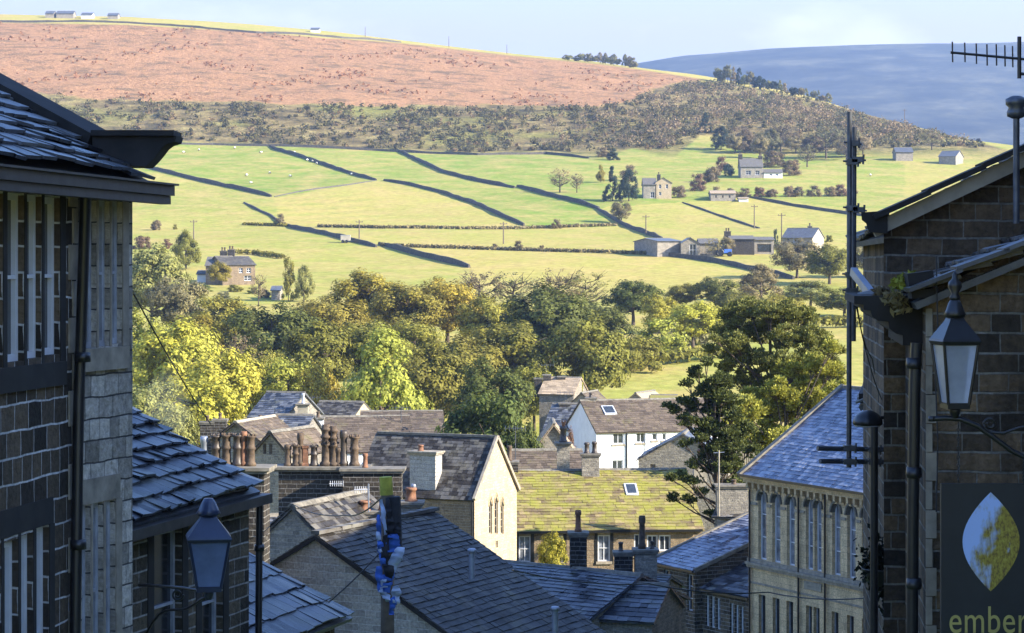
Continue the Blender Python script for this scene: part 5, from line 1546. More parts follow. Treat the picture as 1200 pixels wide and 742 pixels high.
def crown_points(kind, n, rng):
    """clump centres in a unit crown, x,y in [-.5,.5], z in [0,1]"""
    out = []
    while len(out) < n:
        d = rng.normal(size=3); d /= np.linalg.norm(d)
        r = rng.random() ** .33
        if kind == 'round':
            p = np.array([d[0] * .40 * r, d[1] * .40 * r, .56 + d[2] * .36 * r])
            if p[2] < .3 and r > .75 and rng.random() < .4: continue
        elif kind == 'egg':
            z = .14 + .78 * rng.random(); w = .40 * math.sin(min(1, (z + .08) ** .8) * math.pi) ** .7 + .03
            a = rng.random() * 6.283; p = np.array([math.cos(a) * w * r, math.sin(a) * w * r, z])
        elif kind == 'cone':
            z = .08 + .88 * rng.random() ** 1.3; w = .46 * (1 - z) + .02
            a = rng.random() * 6.283; p = np.array([math.cos(a) * w * r ** .5, math.sin(a) * w * r ** .5, z])
        elif kind == 'column':
            z = .1 + .84 * rng.random(); w = .34 * (1 - .5 * z ** 3); a = rng.random() * 6.283; p = np.array([math.cos(a) * w * r, math.sin(a) * w * r, z])
        elif kind == 'bush':
            p = np.array([d[0] * .40 * r, d[1] * .40 * r, .06 + abs(d[2]) * .74 * r])
        out.append(p)
    return np.array(out)

CROWNS = {}
def crown_mesh(kind, var):
    key = (kind, var)
    if key in CROWNS: return CROWNS[key]
    rng = np.random.default_rng(abs(hash(kind)) % 1 + {'round': 100, 'egg': 200, 'cone': 300, 'column': 400, 'bush': 500, 'airy': 600}[kind] + var)
    if kind == 'airy':
        c = crown_points('round', 70, rng); rad = rng.uniform(.05, .09, 70); per = rng.integers(14, 26, 70); size = .017
    elif kind in ('bush', 'column', 'cone'):
        nc = 34; c = crown_points(kind, nc, rng); rad = rng.uniform(.10, .17, nc) * (1 if kind != 'cone' else .7); per = rng.integers(90, 140, nc); size = .026
    else:
        nc = 64; c = crown_points(kind, nc, rng); rad = rng.uniform(.075, .145, nc); per = (rad / .11 * 185).astype(int); size = .0175
    v = clump_leaves(c, rad, per, size, rng, heart=np.array([0, 0, .45]))
    o = quad_obj('crown', v, MAT['leaf'])
    me = o.data; COL.objects.unlink(o); bpy.data.objects.remove(o)
    CROWNS[key] = me
    return me

TRUNKS = {}
def trunk_mesh(var, bare=False):
    key = (var, bare)
    if key in TRUNKS: return TRUNKS[key]
    rr = random.Random(70 + var)
    mb = MB()
    mb.tube([(0, 0, -.03), (.004, 0, .18), (-.006, .005, .42), (.004, 0, .72)], [.03, .022, .016, .006], 7)
    for k in range(11 if not bare else 26):
        z = rr.uniform(.2, .66); a = rr.random() * 6.28; ln = rr.uniform(.2, .38); t = rr.uniform(.25, .6)
        e = (math.cos(a) * ln, math.sin(a) * ln, z + ln * t)
        m_ = (e[0] * .5, e[1] * .5, z + ln * t * .35)
        mb.tube([(0, 0, z), m_, e], [.011, .007, .002], 5)
        if bare:
            for q in range(3):
                b = a + rr.uniform(-.9, .9); l2 = ln * .6
                mb.tube([m_, (m_[0] + math.cos(b) * l2, m_[1] + math.sin(b) * l2, m_[2] + l2 * rr.uniform(.5, 1.2))], [.005, .0015], 4)
    o = mb.build('trunk', MAT['bark'])
    me = o.data; COL.objects.unlink(o); bpy.data.objects.remove(o)
    TRUNKS[key] = me
    return me

LEAFC = dict(dark=(.105, .122, .030), village=(.085, .108, .030), green=(.190, .182, .036), olive=(.250, .222, .044), gold=(.300, .245, .042), yellow=(.360, .345, .055), lime=(.275, .290, .052),
             pale=(.26, .26, .085), grey=(.21, .20, .095), brown=(.180, .140, .080), red=(.205, .125, .080), pinkgreen=(.22, .19, .095), conifer=(.045, .065, .045), tan=(.27, .225, .115))

def tree(name, label, px, top, wpx, Y, kind, colour, group=None, h=None, sink=0.0, var=None, cat='tree'):
    """tree standing on the ground at depth Y, its top at a photo row (or a given height)"""
    x = X_at(px, Y); z = gz(x, Y) - .15
    H = h if h is not None else max(Z_at(top, Y) - z, 1.0)
    W = wpx / FOC * Y * 1.06
    r = empty(name, (x, Y, z), label, cat, group)
    r.scale = (W, W, H)
    r.rotation_euler = (0, 0, random.random() * 6.28)
    v = random.randrange(4) if var is None else var
    c = bpy.data.objects.new('crown' if cat == 'tree' else 'foliage', crown_mesh(kind, v)); COL.objects.link(c); c.parent = r
    col = LEAFC[colour]; lum = random.uniform(.88, 1.14); j = [lum * random.uniform(.96, 1.04), lum * random.uniform(.96, 1.04), lum]
    c.color = (col[0] * j[0], col[1] * j[1], col[2] * j[2], 1)
    if cat == 'tree':
        t = bpy.data.objects.new('trunk', trunk_mesh(v, kind == 'airy')); COL.objects.link(t); t.parent = r
    return r

# woodland along the valley, each tree: (label, px, top row, width px, depth, shape, colour)
WOOD = [
 ('hazy pale green tree at the left edge beside the dark house', 178, 288, 78, 330, 'round', 'pale'),
 ('hazy grey green tree below the pink shrubs on the left', 205, 322, 66, 320, 'round', 'grey'),
 ('yellow green tree touching the corner of the dark house', 168, 362, 80, 262, 'round', 'lime'),
 ('large bright yellow tree second from the dark house corner', 208, 374, 106, 240, 'round', 'yellow'),
 ('large yellow tree right of the cable above the chimney pots', 258, 402, 92, 228, 'round', 'yellow'),
 ('rounded yellow tree low above the sunlit cottage roof', 236, 436, 96, 212, 'round', 'yellow'),
 ('pale green tree low behind the left cottage roof', 178, 440, 84, 206, 'round', 'pale'),
 ('olive tree standing just below the stone farmhouse on the left', 258, 344, 74, 305, 'round', 'olive'),
 ('dull golden tree between olive tree and dark oak', 235, 372, 60, 285, 'egg', 'gold'),
 ('brown thin tree in front of the dark oak', 283, 388, 50, 268, 'airy', 'brown'),
 ('wide dark green oak left of centre in the woodland', 318, 352, 98, 285, 'round', 'dark'),
 ('dark green tree tucked behind the golden pair', 372, 376, 84, 262, 'round', 'green'),
 ('olive gold tree rising behind the dark oak', 388, 346, 88, 305, 'round', 'olive'),
 ('golden topped tree highest on the left of the woodland', 432, 318, 84, 322, 'round', 'gold'),
 ('olive tree right of the highest golden top', 478, 334, 82, 312, 'round', 'olive'),
 ('gold edged tree in the middle of the woodland skyline', 524, 323, 80, 318, 'round', 'gold'),
 ('green tree right of the gold edged tree', 572, 346, 76, 310, 'round', 'olive'),
 ('dark tree filling the middle behind the yellow green tree', 432, 372, 92, 268, 'round', 'green'),
 ('golden green tree low above the dark roofed house', 338, 414, 88, 232, 'round', 'lime'),
 ('bright gold tree low beside the yellow green tree', 372, 424, 56, 226, 'round', 'gold'),
 ('conspicuous yellow green pear shaped tree above the rear terrace', 446, 384, 96, 222, 'egg', 'lime'),
 ('dark green tree right of the pear shaped tree', 506, 404, 92, 236, 'round', 'green'),
 ('deep shaded tree between pear shaped and round village trees', 546, 392, 96, 256, 'round', 'green'),
 ('broad green tree above the round village tree', 602, 372, 104, 262, 'round', 'green'),
 ('largest dark green tree right of centre', 642, 330, 108, 290, 'round', 'dark'),
 ('lit green tree overhanging the tan roofed house', 690, 366, 94, 258, 'round', 'green'),
 ('dark tree behind the lit green tree', 705, 352, 74, 300, 'round', 'dark'),
 ('dark bluish tree left of the bright yellow bushes', 742, 328, 66, 345, 'round', 'dark'),
 ('small yellow tree on the slope above the bright bushes', 772, 346, 46, 330, 'round', 'yellow'),
 ('bright yellow shrub tree at the right end of woodland', 812, 352, 64, 315, 'round', 'yellow'),
 ('yellow shrub tree left of the bright end one', 776, 362, 56, 305, 'bush', 'lime'),
 ('dark green shrub at the top of the village field', 752, 384, 54, 292, 'bush', 'green'),
 ('small dark tree beside the village field path', 727, 398, 40, 284, 'round', 'green'),
 ('bare brownish tree at the wood top left of centre', 562, 314, 62, 362, 'airy', 'brown'),
 ('thin grey tree at the wood top in the centre', 602, 318, 60, 362, 'airy', 'grey'),
 ('pale thin tree at the wood top right of centre', 655, 314, 56, 372, 'airy', 'tan'),
 ('pale feathery tree behind the largest dark tree', 686, 318, 60, 372, 'airy', 'pale'),
 ('dark round tree at the wood edge under the long barn', 838, 326, 48, 376, 'round', 'dark'),
 ('small dark tree left of the round one under the barn', 800, 334, 42, 378, 'round', 'green'),
 ('pale green upright tree under the farm yard', 892, 314, 46, 398, 'egg', 'tan'),
 ('shaded tree between the pale upright tree and pine top', 862, 344, 56, 352, 'round', 'green'),
 ('pinkish autumn tree right of the farm yard', 934, 280, 52, 440, 'round', 'pinkgreen'),
 ('rounded green tree right of the pinkish autumn tree', 972, 288, 56, 425, 'round', 'green'),
 ('pale tree behind the scaffold pole', 1014, 280, 46, 440, 'round', 'grey'),
 ('pale bushy tree left of the scaffold pole', 950, 330, 56, 378, 'round', 'pale'),
 ('green tree at the foot of the scaffold pole', 990, 338, 62, 360, 'round', 'green'),
 ('olive tree directly above the pine top', 915, 348, 64, 340, 'round', 'olive'),
 ('low grey tree against the shaded eaves on the right', 1028, 330, 48, 352, 'round', 'grey'),
 ('grey green tree filling the gap under the olive oak', 300, 404, 64, 252, 'round', 'olive'),
 ('green tree behind the round village tree', 575, 420, 84, 226, 'round', 'dark'),
 ('low green tree left of the tan roofed house', 626, 424, 60, 246, 'round', 'green'),
 ('small olive tree low in the centre of the wood', 486, 372, 72, 284, 'round', 'olive'),
]
for lab, px, top, wp, Y, kd, co in WOOD:
    tree('woodland_tree', lab, px, top - 5, wp * 1.24, Y, kd, co, 'trees of the valley wood')

HILL = [  # trees and bushes on the fields: label, px, base row, height px, width px, shape, colour
 ('dark bush in the garden below the stone farmhouse', 276, 342, 14, 22, 'bush', 'green'),
 ('low dark hedge bush right of the farmhouse porch', 297, 344, 11, 20, 'bush', 'dark'),
 ('dark shrub below the white outbuilding', 240, 342, 12, 20, 'bush', 'dark'),
 ('brown shrub between the farmhouse and the grey shed', 311, 350, 18, 16, 'bush', 'brown'),
 ('grey bush beside the lane below the farmhouse', 262, 352, 14, 22, 'bush', 'grey'),
 ('green tree standing left of the stone farmhouse', 218, 316, 48, 36, 'egg', 'green'),
 ('leafy tree hiding the front of the stone farmhouse', 257, 338, 34, 32, 'round', 'olive'),
 ('dark upright tree right of the stone farmhouse', 338, 354, 54, 20, 'column', 'green'),
 ('pale upright tree beside the dark upright one', 356, 354, 46, 26, 'egg', 'pale'),
 ('pale thin tree below the farmhouse gable', 303, 358, 44, 24, 'airy', 'tan'),
 ('round hawthorn alone where two fields meet', 328, 265, 19, 17, 'bush', 'brown'),
 ('small round bush in the left field by a post', 183, 270, 19, 15, 'bush', 'brown'),
 ('tiny bush right of the small round field bush', 205, 269, 9, 7, 'bush', 'olive'),
 ('pink brown shrub at the left field edge', 196, 292, 16, 14, 'bush', 'red'),
 ('pinkish shrub against the dark house wall', 166, 292, 22, 26, 'bush', 'red'),
 ('pale bare tree pair above the diagonal wall', 656, 226, 32, 34, 'airy', 'tan'),
 ('small pale bare tree beside the pale pair', 676, 226, 26, 22, 'airy', 'tan'),
 ('dark pine clump left of the twin gabled house', 718, 236, 42, 26, 'cone', 'conifer'),
 ('blue green pine touching the twin gabled house', 737, 236, 40, 26, 'egg', 'conifer'),
 ('brown tree above the dark pines', 736, 212, 24, 26, 'bush', 'brown'),
 ('pink green tree below the dark pines', 728, 262, 30, 28, 'round', 'pinkgreen'),
 ('olive shrub left of the dark pines', 704, 214, 22, 12, 'egg', 'olive'),
 ('brown bush at the twin gabled house drive', 795, 232, 20, 22, 'bush', 'brown'),
 ('reddish bush on the rising hedge line', 818, 224, 28, 24, 'bush', 'red'),
 ('brown bush higher on the rising hedge line', 834, 214, 28, 26, 'bush', 'brown'),
 ('rusty bush top of the rising hedge line', 846, 202, 26, 18, 'bush', 'red'),
 ('dark bush left of the chimneyed house', 854, 206, 22, 16, 'bush', 'conifer'),
 ('brown trees behind the chimneyed house', 908, 196, 26, 34, 'bush', 'brown'),
 ('dark brown tree right of the chimneyed house', 926, 206, 26, 30, 'bush', 'brown'),
 ('grey leafless tree above the right hand field', 946, 196, 30, 34, 'airy', 'grey'),
 ('dark conifer on the bank above the houses', 826, 156, 24, 22, 'cone', 'conifer'),
 ('large dark conifer lower on the bank', 845, 176, 30, 26, 'egg', 'conifer'),
 ('bare tree on the bank left of the scaffold', 915, 178, 40, 36, 'airy', 'brown'),
 ('grey bare tree on the bank behind the scaffold', 968, 186, 44, 44, 'airy', 'grey'),
 ('second grey bare tree behind the scaffold', 992, 188, 34, 36, 'airy', 'brown'),
 ('dark bush under the bank left of the pines', 718, 188, 18, 18, 'bush', 'conifer'),
 ('brown bush beside the bank gate', 706, 184, 16, 20, 'bush', 'brown'),
 ('olive bush beside the farm long barn', 852, 300, 26, 20, 'round', 'tan'),
 ('brown tree in front of the barn yard', 836, 302, 28, 24, 'airy', 'tan'),
 ('small dark bush right of the farm house', 972, 284, 12, 11, 'bush', 'green'),
 ('dark slim conifer beside the farm house', 909, 292, 24, 8, 'column', 'conifer'),
 ('tall hawthorn on the middle hedge', 608, 294, 17, 14, 'bush', 'brown'),
 ('small hawthorn left on the middle hedge', 580, 291, 9, 9, 'bush', 'brown'),
 ('small hawthorn right on the middle hedge', 635, 294, 10, 9, 'bush', 'brown'),
 ('brown bush on the upper hedge', 652, 268, 16, 14, 'bush', 'brown'),
 ('grey tree in the hollow by the two ruins', 1092, 176, 26, 30, 'airy', 'grey'),
 ('pale tree on the skyline right of the scaffold', 1128, 162, 14, 18, 'round', 'tan'),
]
def hill_tree(lab, px, base, hp, wp, kd, co, group=None, nm='field_tree', y0=300.0):
    g = on_ground(px, base, y0)
    H = hp / FOC * g.y; W = wp / FOC * g.y
    cat = 'tree' if H > 5.5 and kd != 'bush' else 'bush'
    name = nm if cat == 'tree' else 'field_bush'
    return tree(name, lab, px, 0, wp, g.y, kd, co, group, h=H, cat=cat)
for lab, px, base, hp, wp, kd, co in HILL:
    hill_tree(lab, px, base, hp, wp, kd, co)

rg = random.Random(3)
for k in range(11):     # row of reddish hedge trees right of centre
    px = 842 + k * 16 + rg.uniform(-4, 4)
    hill_tree('reddish hedgerow tree in the row below the chimneyed house', px, 232 - .2 * k, rg.uniform(14, 20), rg.uniform(15, 20), 'bush', rg.choice(('red', 'brown', 'brown')), 'hedgerow trees below the chimneyed house')
for k in range(13):     # bare trees at the foot of the bank
    px = 862 + k * 12.5 + rg.uniform(-5, 5)
    hill_tree('bare brown tree at the foot of the bank on the right shoulder', px, rg.uniform(170, 186), rg.uniform(22, 34), rg.uniform(24, 34), rg.choice(('airy', 'round', 'egg')), rg.choice(('brown', 'grey', 'tan')), 'bare trees at the foot of the bank')
for k in range(15):     # skyline wood, left group
    px = 664 + k * 5.6 + rg.uniform(-2, 2)
    hill_tree('pale skyline tree in the left wood on the ridge', px, sky_row(px) + 2.2, rg.uniform(9, 17) if k > 2 else 7, rg.uniform(8, 13), rg.choice(('round', 'egg')), rg.choice(('pale', 'tan', 'grey', 'pale')), 'left wood on the ridge')
for k in range(22):     # skyline wood, right group
    px = 840 + k * 6.2 + rg.uniform(-2, 2)
    hill_tree('dark skyline tree in the right wood on the ridge', px, sky_row(px) + 2.5, rg.uniform(15, 25) * (1 - k / 50), rg.uniform(9, 14), rg.choice(('round', 'cone', 'egg')), rg.choice(('conifer', 'pale', 'tan', 'grey')), 'right wood on the ridge')

# village greenery
tree('village_tree', 'round dark green tree standing among the village roofs', 574, 440, 140, 152, 'round', 'village', var=1)
tree('village_tree', 'dark green tree low behind the terrace chimney', 612, 478, 60, 150, 'round', 'village', var=2)
g = tree('garden_bush', 'bright yellow bush in front of the mossy terrace', 648, 632, 40, 113, 'round', 'yellow', cat='bush', h=2.9)
g.location.z = Z_at(690, 113)
tree('young_tree', 'small yellow pointed tree at the edge of the green field', 683, 438, 14, 236, 'cone', 'yellow', var=0)
tree('young_tree', 'small yellow green bush by the field hut', 722, 462, 24, 238, 'bush', 'lime', cat='bush')
tree('garden_tree', 'reddish creeper bush beside the grey slated house', 668, 500, 22, 176, 'egg', 'red', cat='bush', var=2)
tree('garden_tree', 'olive tree low left behind the yellow trees and roofs', 205, 470, 70, 196, 'round', 'pale', var=3)

# the pines right of centre
def pine(name, label, bx, Y, lobes, colour, seed, tuft=.20, per=80, depth=2.2, trunk_top=None, mat='needle'):
    rng = np.random.default_rng(seed)
    x0, z0 = X_at(bx, Y), gz(X_at(bx, Y), Y)
    root = empty(name, (x0, Y, z0 - .2), label, 'tree')
    cs, rs = [], []
    tb = MB()
    top = trunk_top or (bx, min(l[1] for l in lobes))
    T = [Vector((x0, Y, z0 - .2))]
    for k in range(1, 7):
        t = k / 6
        zz = z0 + (Z_at(top[1], Y) - z0) * t
        T.append(Vector((x0 + (X_at(top[0], Y) - x0) * t + .15 * math.sin(t * 7 + seed), Y + .2 * math.sin(t * 5), zz)))
    tb.tube(T, [.22, .19, .16, .13, .10, .06, .02], 9)
    for (lx, ly, lr) in lobes:
        dy = rng.uniform(-depth, depth)
        c = np.array([X_at(lx, Y), Y + dy, Z_at(ly, Y)])
        rad = lr / FOC * Y
        lr = lr * .84; n = max(7, int(lr * lr / 6.5))
        rad = lr / FOC * Y
        d = rng.normal(size=(n, 3)); d /= np.linalg.norm(d, axis=1, keepdims=True)
        pts = c + d * (rad * rng.random((n, 1)) ** .4) * np.array([1, 1.15, .78])
        cs.append(pts); rs.append(rng.uniform(.75, 1.35, n))
        zz = c[2] - rad * 1.1
        tt = min(max((zz - T[0].z) / (T[-1].z - T[0].z), .12), .95)
        s = T[int(tt * 5)].lerp(T[int(tt * 5) + 1], tt * 5 % 1)
        e = Vector(c)
        m_ = s.lerp(e, .55) - Vector((0, 0, .15))
        tb.tube([s, m_, e], [.06, .04, .015], 6)
        for q in pts[::3]:
            tb.tube([m_.lerp(e, .6), Vector(q)], [.022, .008], 4)
    tb.build('trunk', MAT['bark'], root)
    cs, rs = np.concatenate(cs), np.concatenate(rs)
    P_, N_ = [], []
    k = per
    for c, r in zip(cs, rs):
        d = rng.normal(size=(k, 3)); d[:, 2] = np.abs(d[:, 2]) * .9 + .1; d /= np.linalg.norm(d, axis=1, keepdims=True)
        P_.append(c + d * tuft * r * 1.5 * rng.random((k, 1)) ** .5); N_.append(d)
    P_, N_ = np.concatenate(P_), np.concatenate(N_)
    n = len(P_)
    rnd_ = rng.normal(size=(n, 3)); side = np.cross(N_, rnd_); side /= np.linalg.norm(side, axis=1, keepdims=True)
    s = tuft * rng.uniform(.45, .85, (n, 1))
    w = s * .34
    v = np.stack([P_ - N_ * s * .5 - side * w * .5, P_ - N_ * s * .1 + side * w, P_ + N_ * s * .6, P_ + N_ * s * .1 - side * w], 1).reshape(-1, 3)
    v -= np.array([x0, Y, z0 - .2])
    o = quad_obj('crown', v, MAT[mat], root)
    col = LEAFC[colour]; o.color = (*col, 1)
    return root
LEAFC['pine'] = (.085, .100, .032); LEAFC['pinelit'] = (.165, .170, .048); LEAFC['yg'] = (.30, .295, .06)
main_l = [(862, 372, 22), (880, 362, 20), (900, 366, 18), (922, 366, 20), (945, 374, 18), (846, 392, 16), (868, 396, 24), (894, 392, 24), (920, 396, 24), (948, 398, 24), (966, 402, 16), (838, 412, 10), (862, 420, 22), (888, 424, 22), (914, 426, 24), (942, 426, 24), (968, 424, 20),
          (876, 448, 22), (902, 452, 20), (930, 452, 22), (958, 450, 22), (980, 440, 14), (860, 404, 20), (906, 378, 20), (886, 470, 18), (938, 476, 18), (964, 474, 16), (834, 396, 8), (980, 412, 9), (850, 436, 12)]
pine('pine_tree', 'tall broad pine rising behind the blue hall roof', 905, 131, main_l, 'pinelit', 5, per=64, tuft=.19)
left_l = [(826, 426, 8), (819, 440, 11), (838, 446, 13), (806, 452, 9), (826, 460, 15), (846, 466, 15), (800, 470, 9), (814, 478, 13), (836, 484, 16), (858, 488, 14), (792, 484, 9), (806, 494, 13), (828, 502, 15), (850, 508, 16), (786, 478, 6), (838, 524, 14), (860, 530, 14), (874, 506, 14),
          (798, 560, 9), (812, 566, 10), (828, 548, 12), (806, 590, 9), (790, 586, 7), (822, 580, 9), (846, 548, 12), (802, 520, 8), (862, 552, 12), (832, 604, 6), (880, 530, 12), (786, 560, 5), (842, 478, 18), (834, 500, 16), (846, 524, 16), (856, 546, 15), (866, 566, 13), (848, 572, 11), (872, 586, 11), (820, 512, 12), (850, 452, 14), (858, 470, 16), (866, 512, 14), (856, 590, 8), (828, 532, 11), (812, 544, 8)]
pine('pine_tree', 'dark ragged pine reaching down in front of the mossy roof', 850, 115.2, left_l, 'pine', 6, per=62, tuft=.18, depth=.8, trunk_top=(836, 440))
deci = [(930, 436, 18), (958, 428, 18), (948, 452, 20), (908, 456, 18), (976, 436, 13), (972, 408, 10), (884, 466, 16), (872, 480, 22), (900, 488, 24), (930, 486, 22), (955, 470, 20), (978, 458, 16), (862, 500, 22), (888, 512, 24), (915, 514, 22), (940, 500, 18), (868, 530, 20), (896, 540, 22), (884, 556, 18), (852, 540, 14), (968, 484, 12), (920, 470, 20), (984, 474, 9), (872, 552, 16)]
pine('autumn_tree', 'yellow green leafy tree lit below the broad pine', 905, 126.5, deci, 'yg', 9, per=58, tuft=.22, depth=2.0, mat='leaf', trunk_top=(920, 470))

# scrub on the bank, far too many to count
rng = np.random.default_rng(21)
cs = []
for _ in range(16000):
    px = rng.uniform(-60, 1230); Y = rng.uniform(848, 1180)
    x = X_at(px, Y); z = gz(x, Y); row = HOR - FOC * z / Y
    lo, hi = np.interp(px, BANK_LO[:, 0], BANK_LO[:, 1]), np.interp(px, BR_LO[:, 0], BR_LO[:, 1])
    sk = sky_row(px)
    hi = max(hi, sk + 4) if px < 860 else sk + 5
    dens = .5 + .5 * math.sin(px * .045 + 2 * math.sin(row * .16)) * math.sin(row * .21 + px * .018)
    dens = min(1, dens * (1.25 if px > 380 else .8))
    if hi + 1.5 < row < lo - 2 and rng.random() < dens * .85: cs.append((x, Y, z))
cs = np.array(cs)
def scrub(name, label, pts, size, colour, k, rad, seed):
    rng = np.random.default_rng(seed)
    r = rng.uniform(.5, 1.4, len(pts)) * rad
    p = pts + np.stack([0 * r, 0 * r, r * .55], 1)
    v = clump_leaves(p, r, np.full(len(pts), k), size, rng, .7)
    o = quad_obj(name, v, MAT['leaf'])
    o.color = (*LEAFC[colour], 1)
    tag(o, label, kind='stuff')
LEAFC['scrub'] = (.150, .132, .050); LEAFC['gorse'] = (.105, .095, .042); LEAFC['heath'] = (.20, .14, .07)
sel = rng.random(len(cs))
scrub('bank_scrub', 'brown scrub over the bank below the bracken', cs[sel < .35], .55, 'scrub', 22, 1.6, 1)
scrub('dark_gorse_scrub', 'dark gorse clumps over the bank below the bracken', cs[(sel >= .35) & (sel < .75)], .48, 'gorse', 34, 2.1, 2)
scrub('heather_scrub', 'brownish heather tufts over the bank', cs[sel >= .75], .55, 'heath', 20, 1.4, 3)
bs = []
for _ in range(5200):
    px = rng.uniform(-60, 860); Y = rng.uniform(930, 1290)
    x = X_at(px, Y); z = gz(x, Y); row = HOR - FOC * z / Y
    if sky_row(px) + 9 < row < np.interp(px, BR_LO[:, 0], BR_LO[:, 1]) - 2:
        dens = .5 + .5 * math.sin(px * .03 + 1.5 * math.sin(row * .2)) * math.sin(row * .13 + px * .012 + 1)
        if rng.random() < dens ** 4: bs.append((x, Y, z))
wd = []
for _ in range(2600):
    px = rng.uniform(640, 1180); Y = rng.uniform(850, 1120)
    x = X_at(px, Y); z = gz(x, Y); row = HOR - FOC * z / Y
    if max(sky_row(px) + 12, np.interp(px, BR_LO[:, 0], BR_LO[:, 1]) + 8) < row < np.interp(px, BANK_LO[:, 0], BANK_LO[:, 1]) - 1:
        if rng.random() < (.10 + .22 * (.5 + .5 * math.sin(px * .05 + row * .12))) * min(1, (px - 600) / 200): wd.append((x, Y, z + 1.2))
LEAFC['thicket'] = (.25, .185, .105)
scrub('birch_thicket', 'grey brown leafless thicket over the right shoulder of the hill', np.array(wd), .42, 'thicket', 46, 3.0, 7)
LEAFC['bracken'] = (.33, .17, .085)
scrub('bracken_tufts', 'rusty bracken tufts over the high slope', np.array(bs), .5, 'bracken', 9, .9, 4)
# ------------------------------------------------------------------ field walls and hedges
def field_wall(label, pts, h=1.5, w=.65, name='dry_stone_wall', mat='dry_stone'):
    """dry stone wall along the ground through photo points"""
    g = [on_ground(*p, y0=330) for p in pts]
    rw = random.Random(len(label))
    base = []
    for p, q in zip(g[:-1], g[1:]):
        n = max(2, int((q - p).length / 5))
        for k in range(n):
            c = p.lerp(q, k / n); base.append(Vector((c.x, c.y, gz(c.x, c.y))))
    base.append(g[-1])
    vs, fs = [], []
    o0 = base[len(base) // 2].copy()
    for k, c in enumerate(base):
        d = base[min(k + 1, len(base) - 1)] - base[max(k - 1, 0)]; d.z = 0; d.normalize()
        s = Vector((-d.y, d.x, 0)); hh = h * rw.uniform(.55, .78) * min(1, .6 + .2 * min(k, len(base) - 1 - k))
        c = c - o0
        vs += [c + s * w * .5 - Zv * .3, c + s * w * .22 + Zv * hh, c - s * w * .22 + Zv * hh, c - s * w * .5 - Zv * .3]
    for k in range(len(base) - 1):
        a = 4 * k
        for j in range(3): fs.append((a + j, a + j + 1, a + j + 5, a + j + 4))
    fs += [(3, 2, 1, 0), tuple(4 * (len(base) - 1) + j for j in range(4))]
    o = mesh_obj(name, vs, fs, MAT[mat])
    o.location = o0
    tag(o, label, 'wall')
    return o
field_wall('dark wall running down from the left eaves to the bush', [(170, 197), (200, 204), (240, 214), (280, 222), (318, 231)], 1.7)
field_wall('short diagonal wall dropping from the bank in the left top field', [(316, 172), (345, 182), (380, 194), (420, 207), (441, 212)], 1.7)
field_wall('long curving wall in the middle of the fields', [(450, 212), (480, 217), (520, 227), (555, 239), (585, 253), (614, 265)], 1.6)
field_wall('steep wall dropping from the bank right of centre', [(466, 177), (490, 189), (520, 203), (560, 213), (603, 221)], 1.7)
field_wall('dark wall continuing down to the pine clump', [(606, 219), (640, 229), (680, 239), (702, 246)], 1.8)
field_wall('wall stepping down from the pines to the long barn', [(700, 246), (720, 258), (745, 270), (776, 281)], 1.6)
field_wall('lower left dark wall starting at the lone hawthorn', [(336, 265), (370, 273), (410, 283), (441, 290)], 1.6)
field_wall('lower dark wall ending above the woodland', [(444, 287), (480, 297), (515, 306), (550, 314)], 1.7)
field_wall('level wall along the foot of the scrubby bank', [(150, 168), (250, 170), (330, 172), (440, 177), (560, 182), (640, 181), (690, 186)], 1.3)
field_wall('wall along the top of the bracken on the left skyline', [(-30, sky_row(-30) + 9), (100, 26), (200, 30.5), (300, 39), (400, 45), (470, 50)], 1.6)
field_wall('wall along the right slope below the ridge wood', [(1000, 127), (1050, 142), (1100, 155), (1150, 167)], 1.6)
field_wall('wall below the farm yard', [(768, 299), (810, 304), (850, 310), (900, 321), (930, 328)], 1.5)
field_wall('broken wall winding past the pink bush in the middle field', [(286, 238), (300, 246), (318, 254), (330, 264)], .9)
field_wall('low wall curving between two middle fields', [(322, 231), (370, 222), (410, 217), (440, 212)], .6)
field_wall('low wall across the far right field', [(880, 232), (930, 242), (1000, 252), (1040, 257)], 1.1)
field_wall('low wall slanting across the field above the farm', [(800, 238), (840, 252), (890, 268)], .7)
field_wall('wall of the lane above the village field', [(760, 420), (800, 412), (850, 404)], 1.2)

def hedge(label, pts, h=1.6, w=1.6, colour='brown', y0=330):
    g = [on_ground(*p, y0=y0) for p in pts]
    c, rr2 = [], random.Random(len(label))
    for p, q in zip(g[:-1], g[1:]):
        n = max(2, int((q - p).length / .5))
        for k in range(n):
            e = p.lerp(q, (k + rr2.random()) / n); c.append((e.x, e.y + rr2.uniform(-.4, .4), gz(e.x, e.y) + h * .45))
    c = np.array(c)
    c0 = c.mean(0)
    rng = np.random.default_rng(len(label))
    v = clump_leaves(c - c0, rng.uniform(.5, .9, len(c)) * h * .62, np.full(len(c), 26), .38, rng, .8)
    root = empty('hedge', c0, label, 'hedge')
    o = quad_obj('foliage', v, MAT['leaf'], root); o.color = (*LEAFC[colour], 1)
    mb = MB()
    for e in c[::4]: mb.tube([(e[0], e[1], e[2] - h * .55), (e[0] + .1, e[1], e[2] + h * .2)], [.05, .02], 4)
    mb.build('stems', MAT['hedge_wood'], root)
    return root
hedge('upper brown hedge running level across the middle fields', [(372, 266), (450, 268), (540, 269), (640, 268), (722, 265)], 1.0, colour='tan')
hedge('lower brown hedge running level above the wood', [(446, 289), (540, 292), (640, 295), (765, 299)], 1.0, colour='tan')
hedge('thin dark hedge above the left farmhouse', [(285, 264), (320, 265), (336, 266)], 1.0, colour='olive')
hedge('hedge in front of the left farmhouse garden', [(272, 298), (300, 299), (332, 304)], 1.4, colour='olive')
hedge('hedge along the lane above the village field', [(690, 424), (730, 416), (780, 410), (830, 404)], 2.2, colour='grey', y0=262)
